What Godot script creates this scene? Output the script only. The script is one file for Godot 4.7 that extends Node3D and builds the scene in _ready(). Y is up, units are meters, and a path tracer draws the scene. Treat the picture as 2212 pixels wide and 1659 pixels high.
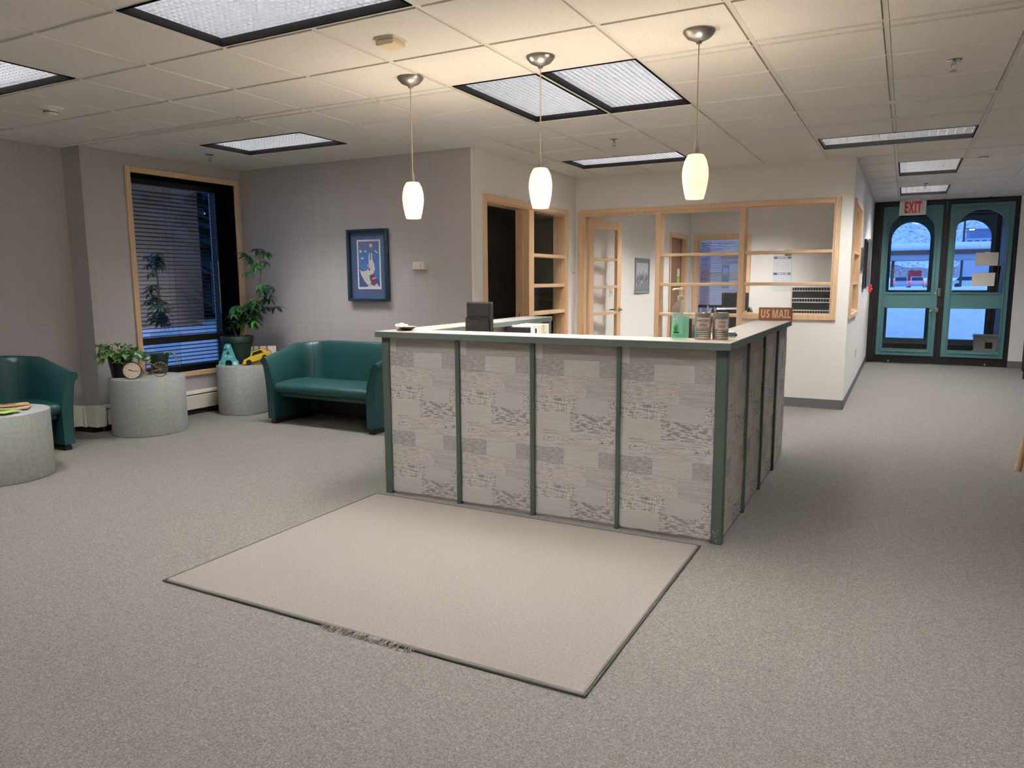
extends Node3D

# ---------------------------------------------------------------- measures
const TOP := 2.574          # underside of the ceiling grid
const GX := -3.2026         # ceiling grid origin
const GZ := -3.46998
const TILE := 0.6096
const CT := 1.054           # top of the reception counter

var M := {}
var used := {}
var rng := RandomNumberGenerator.new()

# ---------------------------------------------------------------- mesh builder
class B:
	var v := PackedVector3Array()
	var n := PackedVector3Array()
	var t := PackedVector2Array()
	func tri(a: Vector3, b: Vector3, c: Vector3, na: Vector3, nb: Vector3, nc: Vector3, ua := Vector2.ZERO, ub := Vector2.ZERO, uc := Vector2.ZERO) -> void:
		if (b - a).cross(c - a).dot(na + nb + nc) > 0.0:
			v.append_array(PackedVector3Array([a, c, b])); n.append_array(PackedVector3Array([na, nc, nb])); t.append_array(PackedVector2Array([ua, uc, ub]))
		else:
			v.append_array(PackedVector3Array([a, b, c])); n.append_array(PackedVector3Array([na, nb, nc])); t.append_array(PackedVector2Array([ua, ub, uc]))
	func quad(a: Vector3, b: Vector3, c: Vector3, d: Vector3, nn: Vector3) -> B:
		# a top-left, b top-right, c bottom-right, d bottom-left of the print
		tri(a, b, c, nn, nn, nn, Vector2(0, 0), Vector2(1, 0), Vector2(1, 1))
		tri(a, c, d, nn, nn, nn, Vector2(0, 0), Vector2(1, 1), Vector2(0, 1))
		return self
	func squad(a: Vector3, b: Vector3, c: Vector3, d: Vector3, na: Vector3, nb: Vector3, nc: Vector3, nd: Vector3) -> void:
		tri(a, b, c, na, nb, nc)
		tri(a, c, d, na, nc, nd)
	func box(lo: Vector3, hi: Vector3) -> B:
		var l := Vector3(minf(lo.x, hi.x), minf(lo.y, hi.y), minf(lo.z, hi.z))
		var h := Vector3(maxf(lo.x, hi.x), maxf(lo.y, hi.y), maxf(lo.z, hi.z))
		quad(Vector3(l.x, h.y, h.z), Vector3(h.x, h.y, h.z), Vector3(h.x, l.y, h.z), Vector3(l.x, l.y, h.z), Vector3(0, 0, 1))
		quad(Vector3(h.x, h.y, l.z), Vector3(l.x, h.y, l.z), Vector3(l.x, l.y, l.z), Vector3(h.x, l.y, l.z), Vector3(0, 0, -1))
		quad(Vector3(h.x, h.y, h.z), Vector3(h.x, h.y, l.z), Vector3(h.x, l.y, l.z), Vector3(h.x, l.y, h.z), Vector3(1, 0, 0))
		quad(Vector3(l.x, h.y, l.z), Vector3(l.x, h.y, h.z), Vector3(l.x, l.y, h.z), Vector3(l.x, l.y, l.z), Vector3(-1, 0, 0))
		quad(Vector3(l.x, h.y, l.z), Vector3(h.x, h.y, l.z), Vector3(h.x, h.y, h.z), Vector3(l.x, h.y, h.z), Vector3(0, 1, 0))
		quad(Vector3(l.x, l.y, h.z), Vector3(h.x, l.y, h.z), Vector3(h.x, l.y, l.z), Vector3(l.x, l.y, l.z), Vector3(0, -1, 0))
		return self
	func cbox(c: Vector3, s: Vector3) -> B:
		return box(c - s / 2, c + s / 2)
	func bevel(lo: Vector3, hi: Vector3, e: float) -> B:
		# box with chamfered edges
		var c := (lo + hi) / 2
		var h := ((hi - lo) / 2).abs()
		e = minf(e, minf(h.x, minf(h.y, h.z)) * 0.95)
		var i := h - Vector3(e, e, e)
		for ax in 3:
			var u := (ax + 1) % 3
			var w := (ax + 2) % 3
			for s in [-1.0, 1.0]:
				var q := []
				for k in [[-1.0, -1.0], [1.0, -1.0], [1.0, 1.0], [-1.0, 1.0]]:
					var p := Vector3()
					p[ax] = s * h[ax]; p[u] = k[0] * i[u]; p[w] = k[1] * i[w]
					q.append(c + p)
				var nn := Vector3(); nn[ax] = s
				quad(q[0], q[1], q[2], q[3], nn)
			for su in [-1.0, 1.0]:
				for sw in [-1.0, 1.0]:
					var a := Vector3(); var b := Vector3(); var d := Vector3(); var f := Vector3()
					a[ax] = -i[ax]; a[u] = su * h[u]; a[w] = sw * i[w]
					b[ax] = i[ax]; b[u] = su * h[u]; b[w] = sw * i[w]
					d[ax] = i[ax]; d[u] = su * i[u]; d[w] = sw * h[w]
					f[ax] = -i[ax]; f[u] = su * i[u]; f[w] = sw * h[w]
					var nn := Vector3(); nn[u] = su; nn[w] = sw
					quad(c + a, c + b, c + d, c + f, nn.normalized())
		for sx in [-1.0, 1.0]:
			for sy in [-1.0, 1.0]:
				for sz in [-1.0, 1.0]:
					var nn := Vector3(sx, sy, sz).normalized()
					tri(c + Vector3(sx * h.x, sy * i.y, sz * i.z), c + Vector3(sx * i.x, sy * h.y, sz * i.z), c + Vector3(sx * i.x, sy * i.y, sz * h.z), nn, nn, nn)
		return self
	func tube(p: Array, r, seg := 8, caps := true) -> B:
		# r: one radius or one per point
		var rings := []
		var up := Vector3.UP
		for k in p.size():
			var d: Vector3 = (p[mini(k + 1, p.size() - 1)] - p[maxi(k - 1, 0)]).normalized()
			if absf(d.dot(up)) > 0.97:
				up = Vector3.RIGHT if absf(d.x) < 0.9 else Vector3.BACK
			var x := d.cross(up).normalized()
			var y := x.cross(d).normalized()
			up = y
			var rr: float = r[k] if r is Array else r
			var ring := []
			for s in seg:
				var a := TAU * s / seg
				ring.append([p[k] + (x * cos(a) + y * sin(a)) * rr, x * cos(a) + y * sin(a)])
			rings.append(ring)
		for k in p.size() - 1:
			for s in seg:
				var a = rings[k][s]; var b = rings[k][(s + 1) % seg]; var c = rings[k + 1][(s + 1) % seg]; var d = rings[k + 1][s]
				squad(a[0], b[0], c[0], d[0], a[1], b[1], c[1], d[1])
		if caps:
			for e in [[0, 1], [p.size() - 1, p.size() - 2]]:
				var nn: Vector3 = (p[e[0]] - p[e[1]]).normalized()
				for s in seg:
					tri(p[e[0]], rings[e[0]][s][0], rings[e[0]][(s + 1) % seg][0], nn, nn, nn)
		return self
	func lathe(pr: Array, seg := 32, c := Vector3.ZERO, smooth := true) -> B:
		# pr: Vector2(radius, y), the outside on the right of the way from first to last going up
		for k in pr.size() - 1:
			var a: Vector2 = pr[k]; var b: Vector2 = pr[k + 1]
			var f := Vector2(b.y - a.y, a.x - b.x).normalized()
			var fa := f; var fb := f
			if smooth and k > 0:
				var g := Vector2(a.y - pr[k - 1].y, pr[k - 1].x - a.x).normalized()
				if g.dot(f) > 0.6: fa = (f + g).normalized()
			if smooth and k < pr.size() - 2:
				var g := Vector2(pr[k + 2].y - b.y, b.x - pr[k + 2].x).normalized()
				if g.dot(f) > 0.6: fb = (f + g).normalized()
			for s in seg:
				var p := TAU * s / seg; var q := TAU * (s + 1) / seg
				var d0 := Vector3(cos(p), 0, sin(p)); var d1 := Vector3(cos(q), 0, sin(q))
				var A := c + d0 * a.x + Vector3(0, a.y, 0); var Bq := c + d1 * a.x + Vector3(0, a.y, 0)
				var C := c + d1 * b.x + Vector3(0, b.y, 0); var D := c + d0 * b.x + Vector3(0, b.y, 0)
				var n0 := d0 * fa.x + Vector3(0, fa.y, 0); var n1 := d1 * fa.x + Vector3(0, fa.y, 0)
				var n2 := d1 * fb.x + Vector3(0, fb.y, 0); var n3 := d0 * fb.x + Vector3(0, fb.y, 0)
				if a.x > 1e-6: tri(A, Bq, C, n0, n1, n2)
				if b.x > 1e-6: tri(A, C, D, n0, n2, n3)
		return self
	func disc(c: Vector3, r: float, nn: Vector3, seg := 32) -> B:
		var x := nn.cross(Vector3.UP if absf(nn.y) < 0.9 else Vector3.RIGHT).normalized()
		var y := nn.cross(x)
		for s in seg:
			var p := TAU * s / seg; var q := TAU * (s + 1) / seg
			tri(c, c + (x * cos(p) + y * sin(p)) * r, c + (x * cos(q) + y * sin(q)) * r, nn, nn, nn)
		return self
	func ext(poly: PackedVector2Array, o: Vector3, x: Vector3, y: Vector3, d: Vector3) -> B:
		# polygon in the axes x, y at o, pulled along d
		var idx := Geometry2D.triangulate_polygon(poly)
		var nn := d.normalized()
		for k in range(0, idx.size(), 3):
			var a := o + x * poly[idx[k]].x + y * poly[idx[k]].y
			var b := o + x * poly[idx[k + 1]].x + y * poly[idx[k + 1]].y
			var c := o + x * poly[idx[k + 2]].x + y * poly[idx[k + 2]].y
			tri(a, b, c, -nn, -nn, -nn)
			tri(a + d, b + d, c + d, nn, nn, nn)
		var area := 0.0
		for k in poly.size():
			area += poly[k].cross(poly[(k + 1) % poly.size()])
		for k in poly.size():
			var p := poly[k]; var q := poly[(k + 1) % poly.size()]
			var e := q - p
			var m := Vector2(e.y, -e.x).normalized() * signf(area)
			var a := o + x * p.x + y * p.y; var b := o + x * q.x + y * q.y
			quad(a, b, b + d, a + d, x * m.x + y * m.y)
		return self
	func move(f: Transform3D, from := 0) -> B:
		for k in range(from, v.size()):
			v[k] = f * v[k]
			n[k] = (f.basis * n[k]).normalized()
		return self
	func add(o: B, f := Transform3D()) -> B:
		var s := v.size()
		v.append_array(o.v); n.append_array(o.n); t.append_array(o.t)
		return move(f, s)
	func mesh() -> ArrayMesh:
		var a := []
		a.resize(Mesh.ARRAY_MAX)
		a[Mesh.ARRAY_VERTEX] = v; a[Mesh.ARRAY_NORMAL] = n; a[Mesh.ARRAY_TEX_UV] = t
		var m := ArrayMesh.new()
		m.add_surface_from_arrays(Mesh.PRIMITIVE_TRIANGLES, a)
		return m

# ---------------------------------------------------------------- scene helpers
func numbered(called: String) -> String:
	var k: int = used.get(called, 0)
	used[called] = k + 1
	return called if k == 0 else "%s_%03d" % [called, k]

func thing(called: String, label: String, category: String, at := Vector3.ZERO, turn := 0.0, group := "") -> Node3D:
	var o := Node3D.new()
	o.name = numbered(called)
	add_child(o)
	o.position = at
	o.rotation.y = turn
	o.set_meta("label", label)
	o.set_meta("category", category)
	if group: o.set_meta("group", group)
	return o

func part(called: String, b, m: Material, parent: Node, kind := "", label := "") -> MeshInstance3D:
	var o := MeshInstance3D.new()
	o.name = called
	o.mesh = b.mesh() if b is B else b
	o.material_override = m
	parent.add_child(o, true)
	if kind: o.set_meta("kind", kind)
	if label: o.set_meta("label", label)
	return o

func struct(called: String, b: B, m: Material, label := "") -> MeshInstance3D:
	var o := part(numbered(called), b, m, self, "structure", label)
	return o

func struct_root(called: String, label := "", at := Vector3.ZERO) -> Node3D:
	var o := Node3D.new()
	o.name = numbered(called)
	add_child(o)
	o.position = at
	o.set_meta("kind", "structure")
	if label: o.set_meta("label", label)
	return o

func copy(o: Node3D, label: String, at: Vector3, turn := 0.0) -> Node3D:
	var c: Node3D = o.duplicate()
	c.name = numbered(o.name)
	add_child(c)
	c.position = at
	c.rotation.y = turn
	c.set_meta("label", label)
	return c

func col(r: float, g: float, b: float, a := 1.0) -> Color:
	return Color(r / 255.0, g / 255.0, b / 255.0, a)

func mat(c: Color, rough := 0.6, metal := 0.0) -> StandardMaterial3D:
	var m := StandardMaterial3D.new()
	m.albedo_color = c
	m.roughness = rough
	m.metallic = metal
	return m

func tmat(tx: Texture2D, rough := 0.8, scale := Vector3.ONE, world := true, tint := Color.WHITE) -> StandardMaterial3D:
	var m := mat(tint, rough)
	m.albedo_texture = tx
	m.uv1_triplanar = true
	m.uv1_world_triplanar = world
	m.uv1_scale = scale
	return m

func neutral(tx: ImageTexture) -> ImageTexture:
	var im: Image = tx.get_image()
	for y in im.get_height():
		for x in im.get_width():
			var c := im.get_pixel(x, y)
			im.set_pixel(x, y, Color(c.r * 1.0, c.g * 1.005, c.b * 1.015))
	return ImageTexture.create_from_image(im)

func pmat(tx: Texture2D, rough := 0.6) -> StandardMaterial3D:
	var m := mat(Color.WHITE, rough)
	m.albedo_texture = tx
	return m

func glow(c: Color, e: float) -> StandardMaterial3D:
	var m := mat(c, 0.5)
	m.emission_enabled = true
	m.emission = c
	m.emission_energy_multiplier = e
	return m

func img(w: int, h: int, f: Callable) -> ImageTexture:
	var im := Image.create(w, h, false, Image.FORMAT_RGB8)
	for y in h:
		for x in w:
			im.set_pixel(x, y, f.call(x, y))
	return ImageTexture.create_from_image(im)

func noise(seed_: int, freq: float, oct := 3) -> FastNoiseLite:
	var n := FastNoiseLite.new()
	n.seed = seed_
	n.frequency = freq
	n.noise_type = FastNoiseLite.TYPE_SIMPLEX_SMOOTH
	n.fractal_octaves = oct
	return n

func poly_fill(im: Image, pts: Array, c: Color) -> void:
	var p := PackedVector2Array(pts)
	var lo := p[0]; var hi := p[0]
	for q in p:
		lo = lo.min(q); hi = hi.max(q)
	for y in range(maxi(0, int(lo.y)), mini(im.get_height(), int(hi.y) + 1)):
		for x in range(maxi(0, int(lo.x)), mini(im.get_width(), int(hi.x) + 1)):
			if Geometry2D.is_point_in_polygon(Vector2(x + 0.5, y + 0.5), p):
				im.set_pixel(x, y, c)

func oval_fill(im: Image, c: Vector2, r: Vector2, k: Color) -> void:
	for y in range(maxi(0, int(c.y - r.y)), mini(im.get_height(), int(c.y + r.y) + 1)):
		for x in range(maxi(0, int(c.x - r.x)), mini(im.get_width(), int(c.x + r.x) + 1)):
			if ((Vector2(x, y) - c) / r).length() <= 1.0:
				im.set_pixel(x, y, k)

func text_mesh(words: String, height: float, depth := 0.002, font := "Droid Sans", bold := 400) -> TextMesh:
	var f := SystemFont.new()
	f.font_names = PackedStringArray([font])
	f.font_weight = bold
	var t := TextMesh.new()
	t.text = words
	t.font = f
	if bold >= 700:
		var fv := FontVariation.new()
		fv.base_font = f
		fv.variation_embolden = 0.5
		t.font = fv
	t.font_size = 48
	t.pixel_size = height / 35.0
	t.depth = depth
	return t

func letters(words: String, height: float, m: Material, parent: Node, at: Transform3D, depth := 0.002, called := "lettering", bold := 400, font := "Droid Sans", fit := 0.0) -> MeshInstance3D:
	var o := MeshInstance3D.new()
	o.name = called
	o.mesh = text_mesh(words, height, depth, font, bold)
	o.material_override = m
	parent.add_child(o, true)
	o.transform = at
	if fit > 0.0: o.transform.basis = at.basis.scaled(Vector3(fit / o.mesh.get_aabb().size.x, 1.0, 1.0))
	return o

func bent_letters(words: String, height: float, r: float, y: float, mid: float, m: Material, parent: Node) -> void:
	# lettering wrapped round a jar of radius r, its middle at the angle mid
	var src := text_mesh(words, height, 0.0006)
	var b := B.new()
	for s in src.get_surface_count():
		var a := src.surface_get_arrays(s)
		var vv: PackedVector3Array = a[Mesh.ARRAY_VERTEX]
		var ii = a[Mesh.ARRAY_INDEX]
		if ii == null: ii = range(vv.size())
		for k in range(0, ii.size(), 3):
			var q := []
			for e in 3:
				var p: Vector3 = vv[ii[k + e]]
				var an := mid + p.x / r
				q.append(Vector3(sin(an) * (r + p.z), y + p.y, cos(an) * (r + p.z)))
			var nn := Vector3(q[0].x, 0, q[0].z).normalized()
			b.tri(q[0], q[1], q[2], nn, nn, nn)
	part("lettering", b, m, parent)

func wall(plane: String, p0: float, p1: float, a0: float, a1: float, y0: float, y1: float, holes: Array) -> B:
	# a wall between two planes across x or z, with openings [a_lo, a_hi, y_lo, y_hi]
	var b := B.new()
	var av := [a0, a1]; var yv := [y0, y1]
	for h in holes:
		av.append_array([h[0], h[1]]); yv.append_array([h[2], h[3]])
	av.sort(); yv.sort()
	for i in av.size() - 1:
		for j in yv.size() - 1:
			if av[i + 1] - av[i] < 1e-4 or yv[j + 1] - yv[j] < 1e-4:
				continue
			var c := Vector2((av[i] + av[i + 1]) / 2, (yv[j] + yv[j + 1]) / 2)
			var open := false
			for h in holes:
				if c.x > h[0] and c.x < h[1] and c.y > h[2] and c.y < h[3]: open = true
			if open: continue
			if plane == "x":
				b.box(Vector3(p0, yv[j], av[i]), Vector3(p1, yv[j + 1], av[i + 1]))
			else:
				b.box(Vector3(av[i], yv[j], p0), Vector3(av[i + 1], yv[j + 1], p1))
	return b

# ---------------------------------------------------------------- materials
func grain_img(w: int, h: int, a: Color, d: Color, seed_: int, along := 1.0, wave := 0.0, dark := 0.5, cut := 0.0) -> ImageTexture:
	# wood grain running along x
	var n1 := noise(seed_, 0.02, 4)
	var n2 := noise(seed_ + 7, 0.09, 3)
	var n3 := noise(seed_ + 13, 0.012, 2)
	return img(w, h, func(x: int, y: int):
		var bend := n3.get_noise_2d(x * 0.6, y * 1.2) * wave
		var k := n1.get_noise_2d(x * 0.22 * along, y * 5.0 + bend) * 0.6 + n2.get_noise_2d(x * 0.3 * along, y * 4.0 + bend * 0.7) * 0.5
		k = clampf((k - cut) * 1.5 * dark + dark * 0.55, 0.0, 1.0)
		return a.lerp(d, k))

func materials() -> void:
	var r := RandomNumberGenerator.new()
	r.seed = 11
	# carpet: heather loop pile
	var im := Image.create(1024, 1024, false, Image.FORMAT_RGB8)
	var prev := 0.0
	var row := PackedFloat32Array(); row.resize(1024)
	for y in 1024:
		for x in 1024:
			prev = prev * 0.45 + (r.randf() - 0.5) * 0.75
			row[x] = row[x] * 0.35 + prev * 0.65
			var k := clampf(0.5 + row[x] * 1.05, 0.0, 1.0)
			var s := 0.0 if r.randf() > 0.05 else -0.16
			im.set_pixel(x, y, Color(0.305 + 0.29 * k + s, 0.294 + 0.285 * k + s, 0.276 + 0.278 * k + s))
	M.carpet = tmat(ImageTexture.create_from_image(im), 0.95, Vector3(0.62, 0.62, 0.62))
	# rug: cut pile
	var n1 := noise(3, 0.09, 3)
	im = Image.create(512, 512, false, Image.FORMAT_RGB8)
	for y in 512:
		for x in 512:
			var k := 0.5 + n1.get_noise_2d(x, y) * 0.25 + (r.randf() - 0.5) * 0.45
			im.set_pixel(x, y, col(114 + 38 * k, 108 + 37 * k, 102 + 36 * k))
	M.rug = tmat(ImageTexture.create_from_image(im), 0.95, Vector3(1.6, 1.6, 1.6))
	M.rug_edge = mat(col(70, 74, 66), 0.8)
	# fabric wall covering: woven linen
	im = Image.create(512, 512, false, Image.FORMAT_RGB8)
	var cols := PackedFloat32Array(); cols.resize(512)
	for x in 512: cols[x] = r.randf() - 0.5
	var cur := PackedFloat32Array(); cur.resize(512)
	for y in 512:
		var rw := (r.randf() - 0.5)
		for x in 512:
			cur[x] = cur[x] * 0.8 + (r.randf() - 0.5) * 0.4
			var k := rw * 0.25 + cols[x] * 0.30 + cur[x] * 0.5 + (r.randf() - 0.5) * 0.35
			k = 1.0 + k * 0.17
			im.set_pixel(x, y, Color(0.728 * k, 0.71 * k, 0.715 * k))
	M.fabric = tmat(ImageTexture.create_from_image(im), 0.95, Vector3(0.9, 0.9, 0.9))
	# ceiling panel: fissured mineral fibre
	im = Image.create(1024, 1024, false, Image.FORMAT_RGB8)
	for y in range(0, 1024):
		for x in range(0, 1024):
			var k := (r.randf() - 0.5) * 0.04
			im.set_pixel(x, y, Color(0.905 + k, 0.89 + k, 0.865 + k))
	for k in 5200:
		var x := r.randi() % 1024; var y := r.randi() % 1024
		var a := r.randf() * TAU
		var ln := r.randi_range(1, 7)
		var dk := r.randf_range(0.45, 0.72)
		for s in ln:
			var px := posmod(x + int(cos(a) * s), 1024); var py := posmod(y + int(sin(a) * s), 1024)
			im.set_pixel(px, py, Color(0.88 * dk, 0.86 * dk, 0.83 * dk))
			if r.randf() < 0.4: a += r.randf_range(-0.9, 0.9)
	M.tile = tmat(ImageTexture.create_from_image(im), 0.9, Vector3(1.1, 1.1, 1.1))
	M.tbar = mat(Color(0.86, 0.845, 0.81), 0.5)
	# paint
	var n2 := noise(21, 0.12, 2)
	var paint := img(256, 256, func(x: int, y: int):
		var k := n2.get_noise_2d(x, y) * 0.012
		return Color(0.94 + k, 0.928 + k, 0.905 + k))
	M.white = tmat(paint, 0.75, Vector3(1.3, 1.3, 1.3))
	M.base = mat(col(104, 106, 110), 0.6)
	# maple
	var w1 := grain_img(512, 128, col(228, 196, 158), col(204, 166, 126), 5, 0.4, 6.0, 0.55)
	var w2i: Image = w1.get_image().duplicate()
	w2i.rotate_90(CLOCKWISE)
	M.wood_h = tmat(w1, 0.42, Vector3(1.2, 4.0, 1.2))
	M.wood_v = tmat(ImageTexture.create_from_image(w2i), 0.42, Vector3(4.0, 1.2, 4.0))
	M.wood_dark = tmat(ImageTexture.create_from_image(w2i), 0.5, Vector3(4.0, 1.2, 4.0), true, col(150, 128, 112))
	# printed reclaimed planks, one texture for each kind of board
	var L := col(205, 200, 193); var D := col(138, 131, 124)
	M.plank = []
	M.plank.append(pmat(neutral(grain_img(384, 96, col(184, 176, 167), col(146, 138, 130), 31, 0.7, 14.0, 0.6))))
	M.plank.append(pmat(neutral(grain_img(256, 128, col(196, 192, 186), col(132, 130, 126), 32, 2.6, 60.0, 0.8))))
	M.plank.append(pmat(neutral(scribed(33))))
	M.plank.append(pmat(neutral(grain_img(256, 128, col(190, 186, 181), col(146, 141, 137), 34, 2.0, 20.0, 0.8))))
	M.plank.append(pmat(neutral(cathedral(35, 0.32, 0.9))))
	M.plank.append(pmat(neutral(grain_img(256, 96, col(200, 195, 189), col(158, 152, 146), 36, 0.8, 10.0, 0.6))))
	M.plank.append(pmat(neutral(weave(37, 0.62))))
	M.plank.append(pmat(neutral(grain_img(256, 128, col(200, 198, 192), col(184, 181, 174), 38, 1.0, 22.0, 0.7))))
	M.plank.append(pmat(neutral(weave(39, 0.75))))
	M.plank.append(pmat(neutral(grain_img(256, 128, L, col(186, 180, 173), 40, 0.6, 6.0, 0.6))))
	M.plank.append(pmat(neutral(bark(41))))
	M.plank.append(pmat(neutral(cathedral(43, 0.5, 0.35))))
	M.green = mat(col(96, 109, 102), 0.5)
	M.greendark = mat(col(72, 86, 79), 0.5)
	var n4 := noise(61, 0.3, 2)
	var lam := img(256, 256, func(x: int, y: int):
		var k := n4.get_noise_2d(x, y) * 0.03
		return Color(0.80 + k, 0.785 + k, 0.765 + k))
	M.counter = tmat(lam, 0.28, Vector3(2, 2, 2))
	M.strip = mat(col(212, 208, 202), 0.8)
	# speckled laminate of the drum tables
	var n5 := noise(71, 0.045, 4)
	var sp := img(512, 512, func(x: int, y: int):
		var k := n5.get_noise_2d(x, y) * 0.06 + n5.get_noise_2d(x * 6.0 + 900, y * 6.0) * 0.04
		return Color(0.585 + k, 0.60 + k, 0.585 + k))
	M.drum = tmat(sp, 0.6, Vector3(1.1, 1.1, 1.1))
	# leather
	var n6 := noise(81, 0.16, 2)
	var hb := img(256, 256, func(x: int, y: int):
		var k := 0.5 + n6.get_noise_2d(x, y) * 0.5
		return Color(k, k, k))
	M.leather = mat(col(24, 66, 68), 0.40)
	M.leather.heightmap_enabled = true
	M.leather.heightmap_texture = hb
	M.leather.heightmap_scale = 0.03
	M.leather.uv1_triplanar = true
	M.leather.uv1_scale = Vector3(6, 6, 6)
	M.piping = mat(col(16, 58, 57), 0.45)
	M.black = mat(col(18, 17, 17), 0.5)
	M.blackmetal = mat(col(26, 23, 22), 0.45)
	M.frameblack = mat(col(22, 19, 18), 0.55)
	M.revealblack = mat(col(14, 13, 13), 0.95)
	M.revealblack.metallic_specular = 0.1
	M.steel = mat(col(196, 190, 182), 0.28, 1.0)
	M.chrome = mat(col(205, 205, 205), 0.15, 1.0)
	M.louver = mat(col(226, 228, 232), 0.30, 1.0)
	M.housing = mat(col(226, 228, 232), 0.5)
	M.tube = glow(Color(0.90, 0.95, 1.0), 2.2)
	M.doorgreen = mat(col(80, 122, 124), 0.45)
	M.plastic = mat(col(232, 228, 218), 0.45)
	M.heater = mat(col(226, 221, 209), 0.4)
	M.paper = mat(col(228, 222, 210), 0.8)
	M.ink = mat(col(24, 22, 22), 0.8)
	M.red = mat(col(206, 30, 44), 0.5)
	M.pane = mat(Color(1, 1, 1, 0.0), 0.02)
	M.pane.transparency = BaseMaterial3D.TRANSPARENCY_ALPHA
	M.slat = mat(col(30, 30, 36), 0.7)
	var one := Image.create(4, 4, false, Image.FORMAT_RGB8)
	one.fill(col(226, 228, 236))
	M.coated = mat(Color(1, 1, 1, 0.62), 0.03, 1.0)
	M.coated.albedo_texture = ImageTexture.create_from_image(one)
	M.coated.transparency = BaseMaterial3D.TRANSPARENCY_ALPHA
	M.potgreen = mat(col(18, 46, 41), 0.5)
	M.potblack = mat(col(14, 14, 14), 0.35)
	M.soil = mat(col(48, 38, 30), 1.0)
	var lf := func(c: Color):
		var m := mat(c, 0.38)
		m.backlight_enabled = true
		m.backlight = c * 0.5
		return m
	M.leaf = [lf.call(col(40, 84, 44)), lf.call(col(58, 110, 52)), lf.call(col(28, 62, 40))]
	M.ivy = [lf.call(col(86, 132, 62)), lf.call(col(120, 162, 78)), lf.call(col(62, 104, 54))]
	M.stem = mat(col(150, 120, 84), 0.8)
	M.snow = tmat(img(256, 256, func(x: int, y: int):
		var k := n5.get_noise_2d(x * 0.7, y * 0.7) * 0.05
		return Color(0.90 + k, 0.91 + k, 0.93 + k)), 0.9, Vector3(0.35, 0.35, 0.35))

func scribed(seed_: int) -> ImageTexture:
	var t := grain_img(256, 112, col(206, 201, 194), col(176, 170, 163), seed_, 0.8, 6.0, 0.5)
	var im: Image = t.get_image()
	var r := RandomNumberGenerator.new(); r.seed = seed_
	for k in 70:
		var y := r.randi_range(20, 100); var x := r.randi_range(60, 225)
		if y > 60 or r.randf() < 0.4:
			for s in r.randi_range(2, 9):
				im.set_pixel(mini(x + s, 255), y + (s % 2), col(140, 134, 128))
	for x in 256:
		im.set_pixel(x, 0, col(142, 137, 131)); im.set_pixel(x, 111, col(142, 137, 131))
	for y in 112:
		im.set_pixel(0, y, col(142, 137, 131)); im.set_pixel(255, y, col(142, 137, 131))
	return ImageTexture.create_from_image(im)

func cathedral(seed_: int, cx: float, tall: float) -> ImageTexture:
	# nested arches of flat-sawn wood, or long loops when tall is small
	var n := noise(seed_, 0.012, 2)
	var f := noise(seed_ + 1, 0.03, 3)
	return img(512, 128, func(x: int, y: int):
		var u := (x / 512.0 - cx) * 4.0
		var w := y / 128.0
		var k := 0.0
		if tall > 0.6: k = w * 1.3 - 1.5 * sqrt(u * u * 0.35 + 0.01)
		else: k = sqrt(pow((w - 0.45) * 1.5, 2.0) + pow(u * 0.22, 2.0)) * 1.3
		k += n.get_noise_2d(x * 0.8, y * 0.9) * 0.22
		var line := smoothstep(0.80, 0.97, sin(k * 34.0))
		var q := line * 0.7 * clampf(0.75 + f.get_noise_2d(x * 0.5, y * 0.5) * 1.4, 0.0, 1.0)
		q += clampf(f.get_noise_2d(x * 0.18, y * 3.0) * 0.55, 0, 1)
		return col(205, 199, 192).lerp(col(116, 108, 100), clampf(q, 0.0, 0.9)))

func weave(seed_: int, amount: float) -> ImageTexture:
	# saw marks: dark smears along the board, crossed by short pale strokes
	var n := noise(seed_, 0.03, 4)
	var m := noise(seed_ + 4, 0.03, 3)
	return img(320, 112, func(x: int, y: int):
		var a := n.get_noise_2d(x * 0.28, y * 2.2)
		var b := m.get_noise_2d(x * 2.6, y * 0.30)
		var k := smoothstep(-0.05, 0.25, a) * amount
		k -= smoothstep(0.14, 0.26, b) * 0.45
		k += smoothstep(0.22, 0.34, -b) * 0.3
		return col(206, 201, 194).lerp(col(122, 115, 109), clampf(k, 0.0, 0.9)))

func bark(seed_: int) -> ImageTexture:
	var n := noise(seed_, 0.03, 4)
	return img(360, 112, func(x: int, y: int):
		var a := n.get_noise_2d(x * 0.42 + y * 0.5, y * 2.0 - x * 0.12)
		var k := smoothstep(-0.02, 0.20, a) * 0.85 + smoothstep(0.10, 0.30, n.get_noise_2d(x * 0.8 + 500, y * 3.4)) * 0.45
		return col(204, 199, 194).lerp(col(138, 132, 130), clampf(k, 0.0, 0.9)))

# ---------------------------------------------------------------- light fittings
var fixtures := []   # [x0, x1, z0, z1] of the ceiling openings they fill

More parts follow.
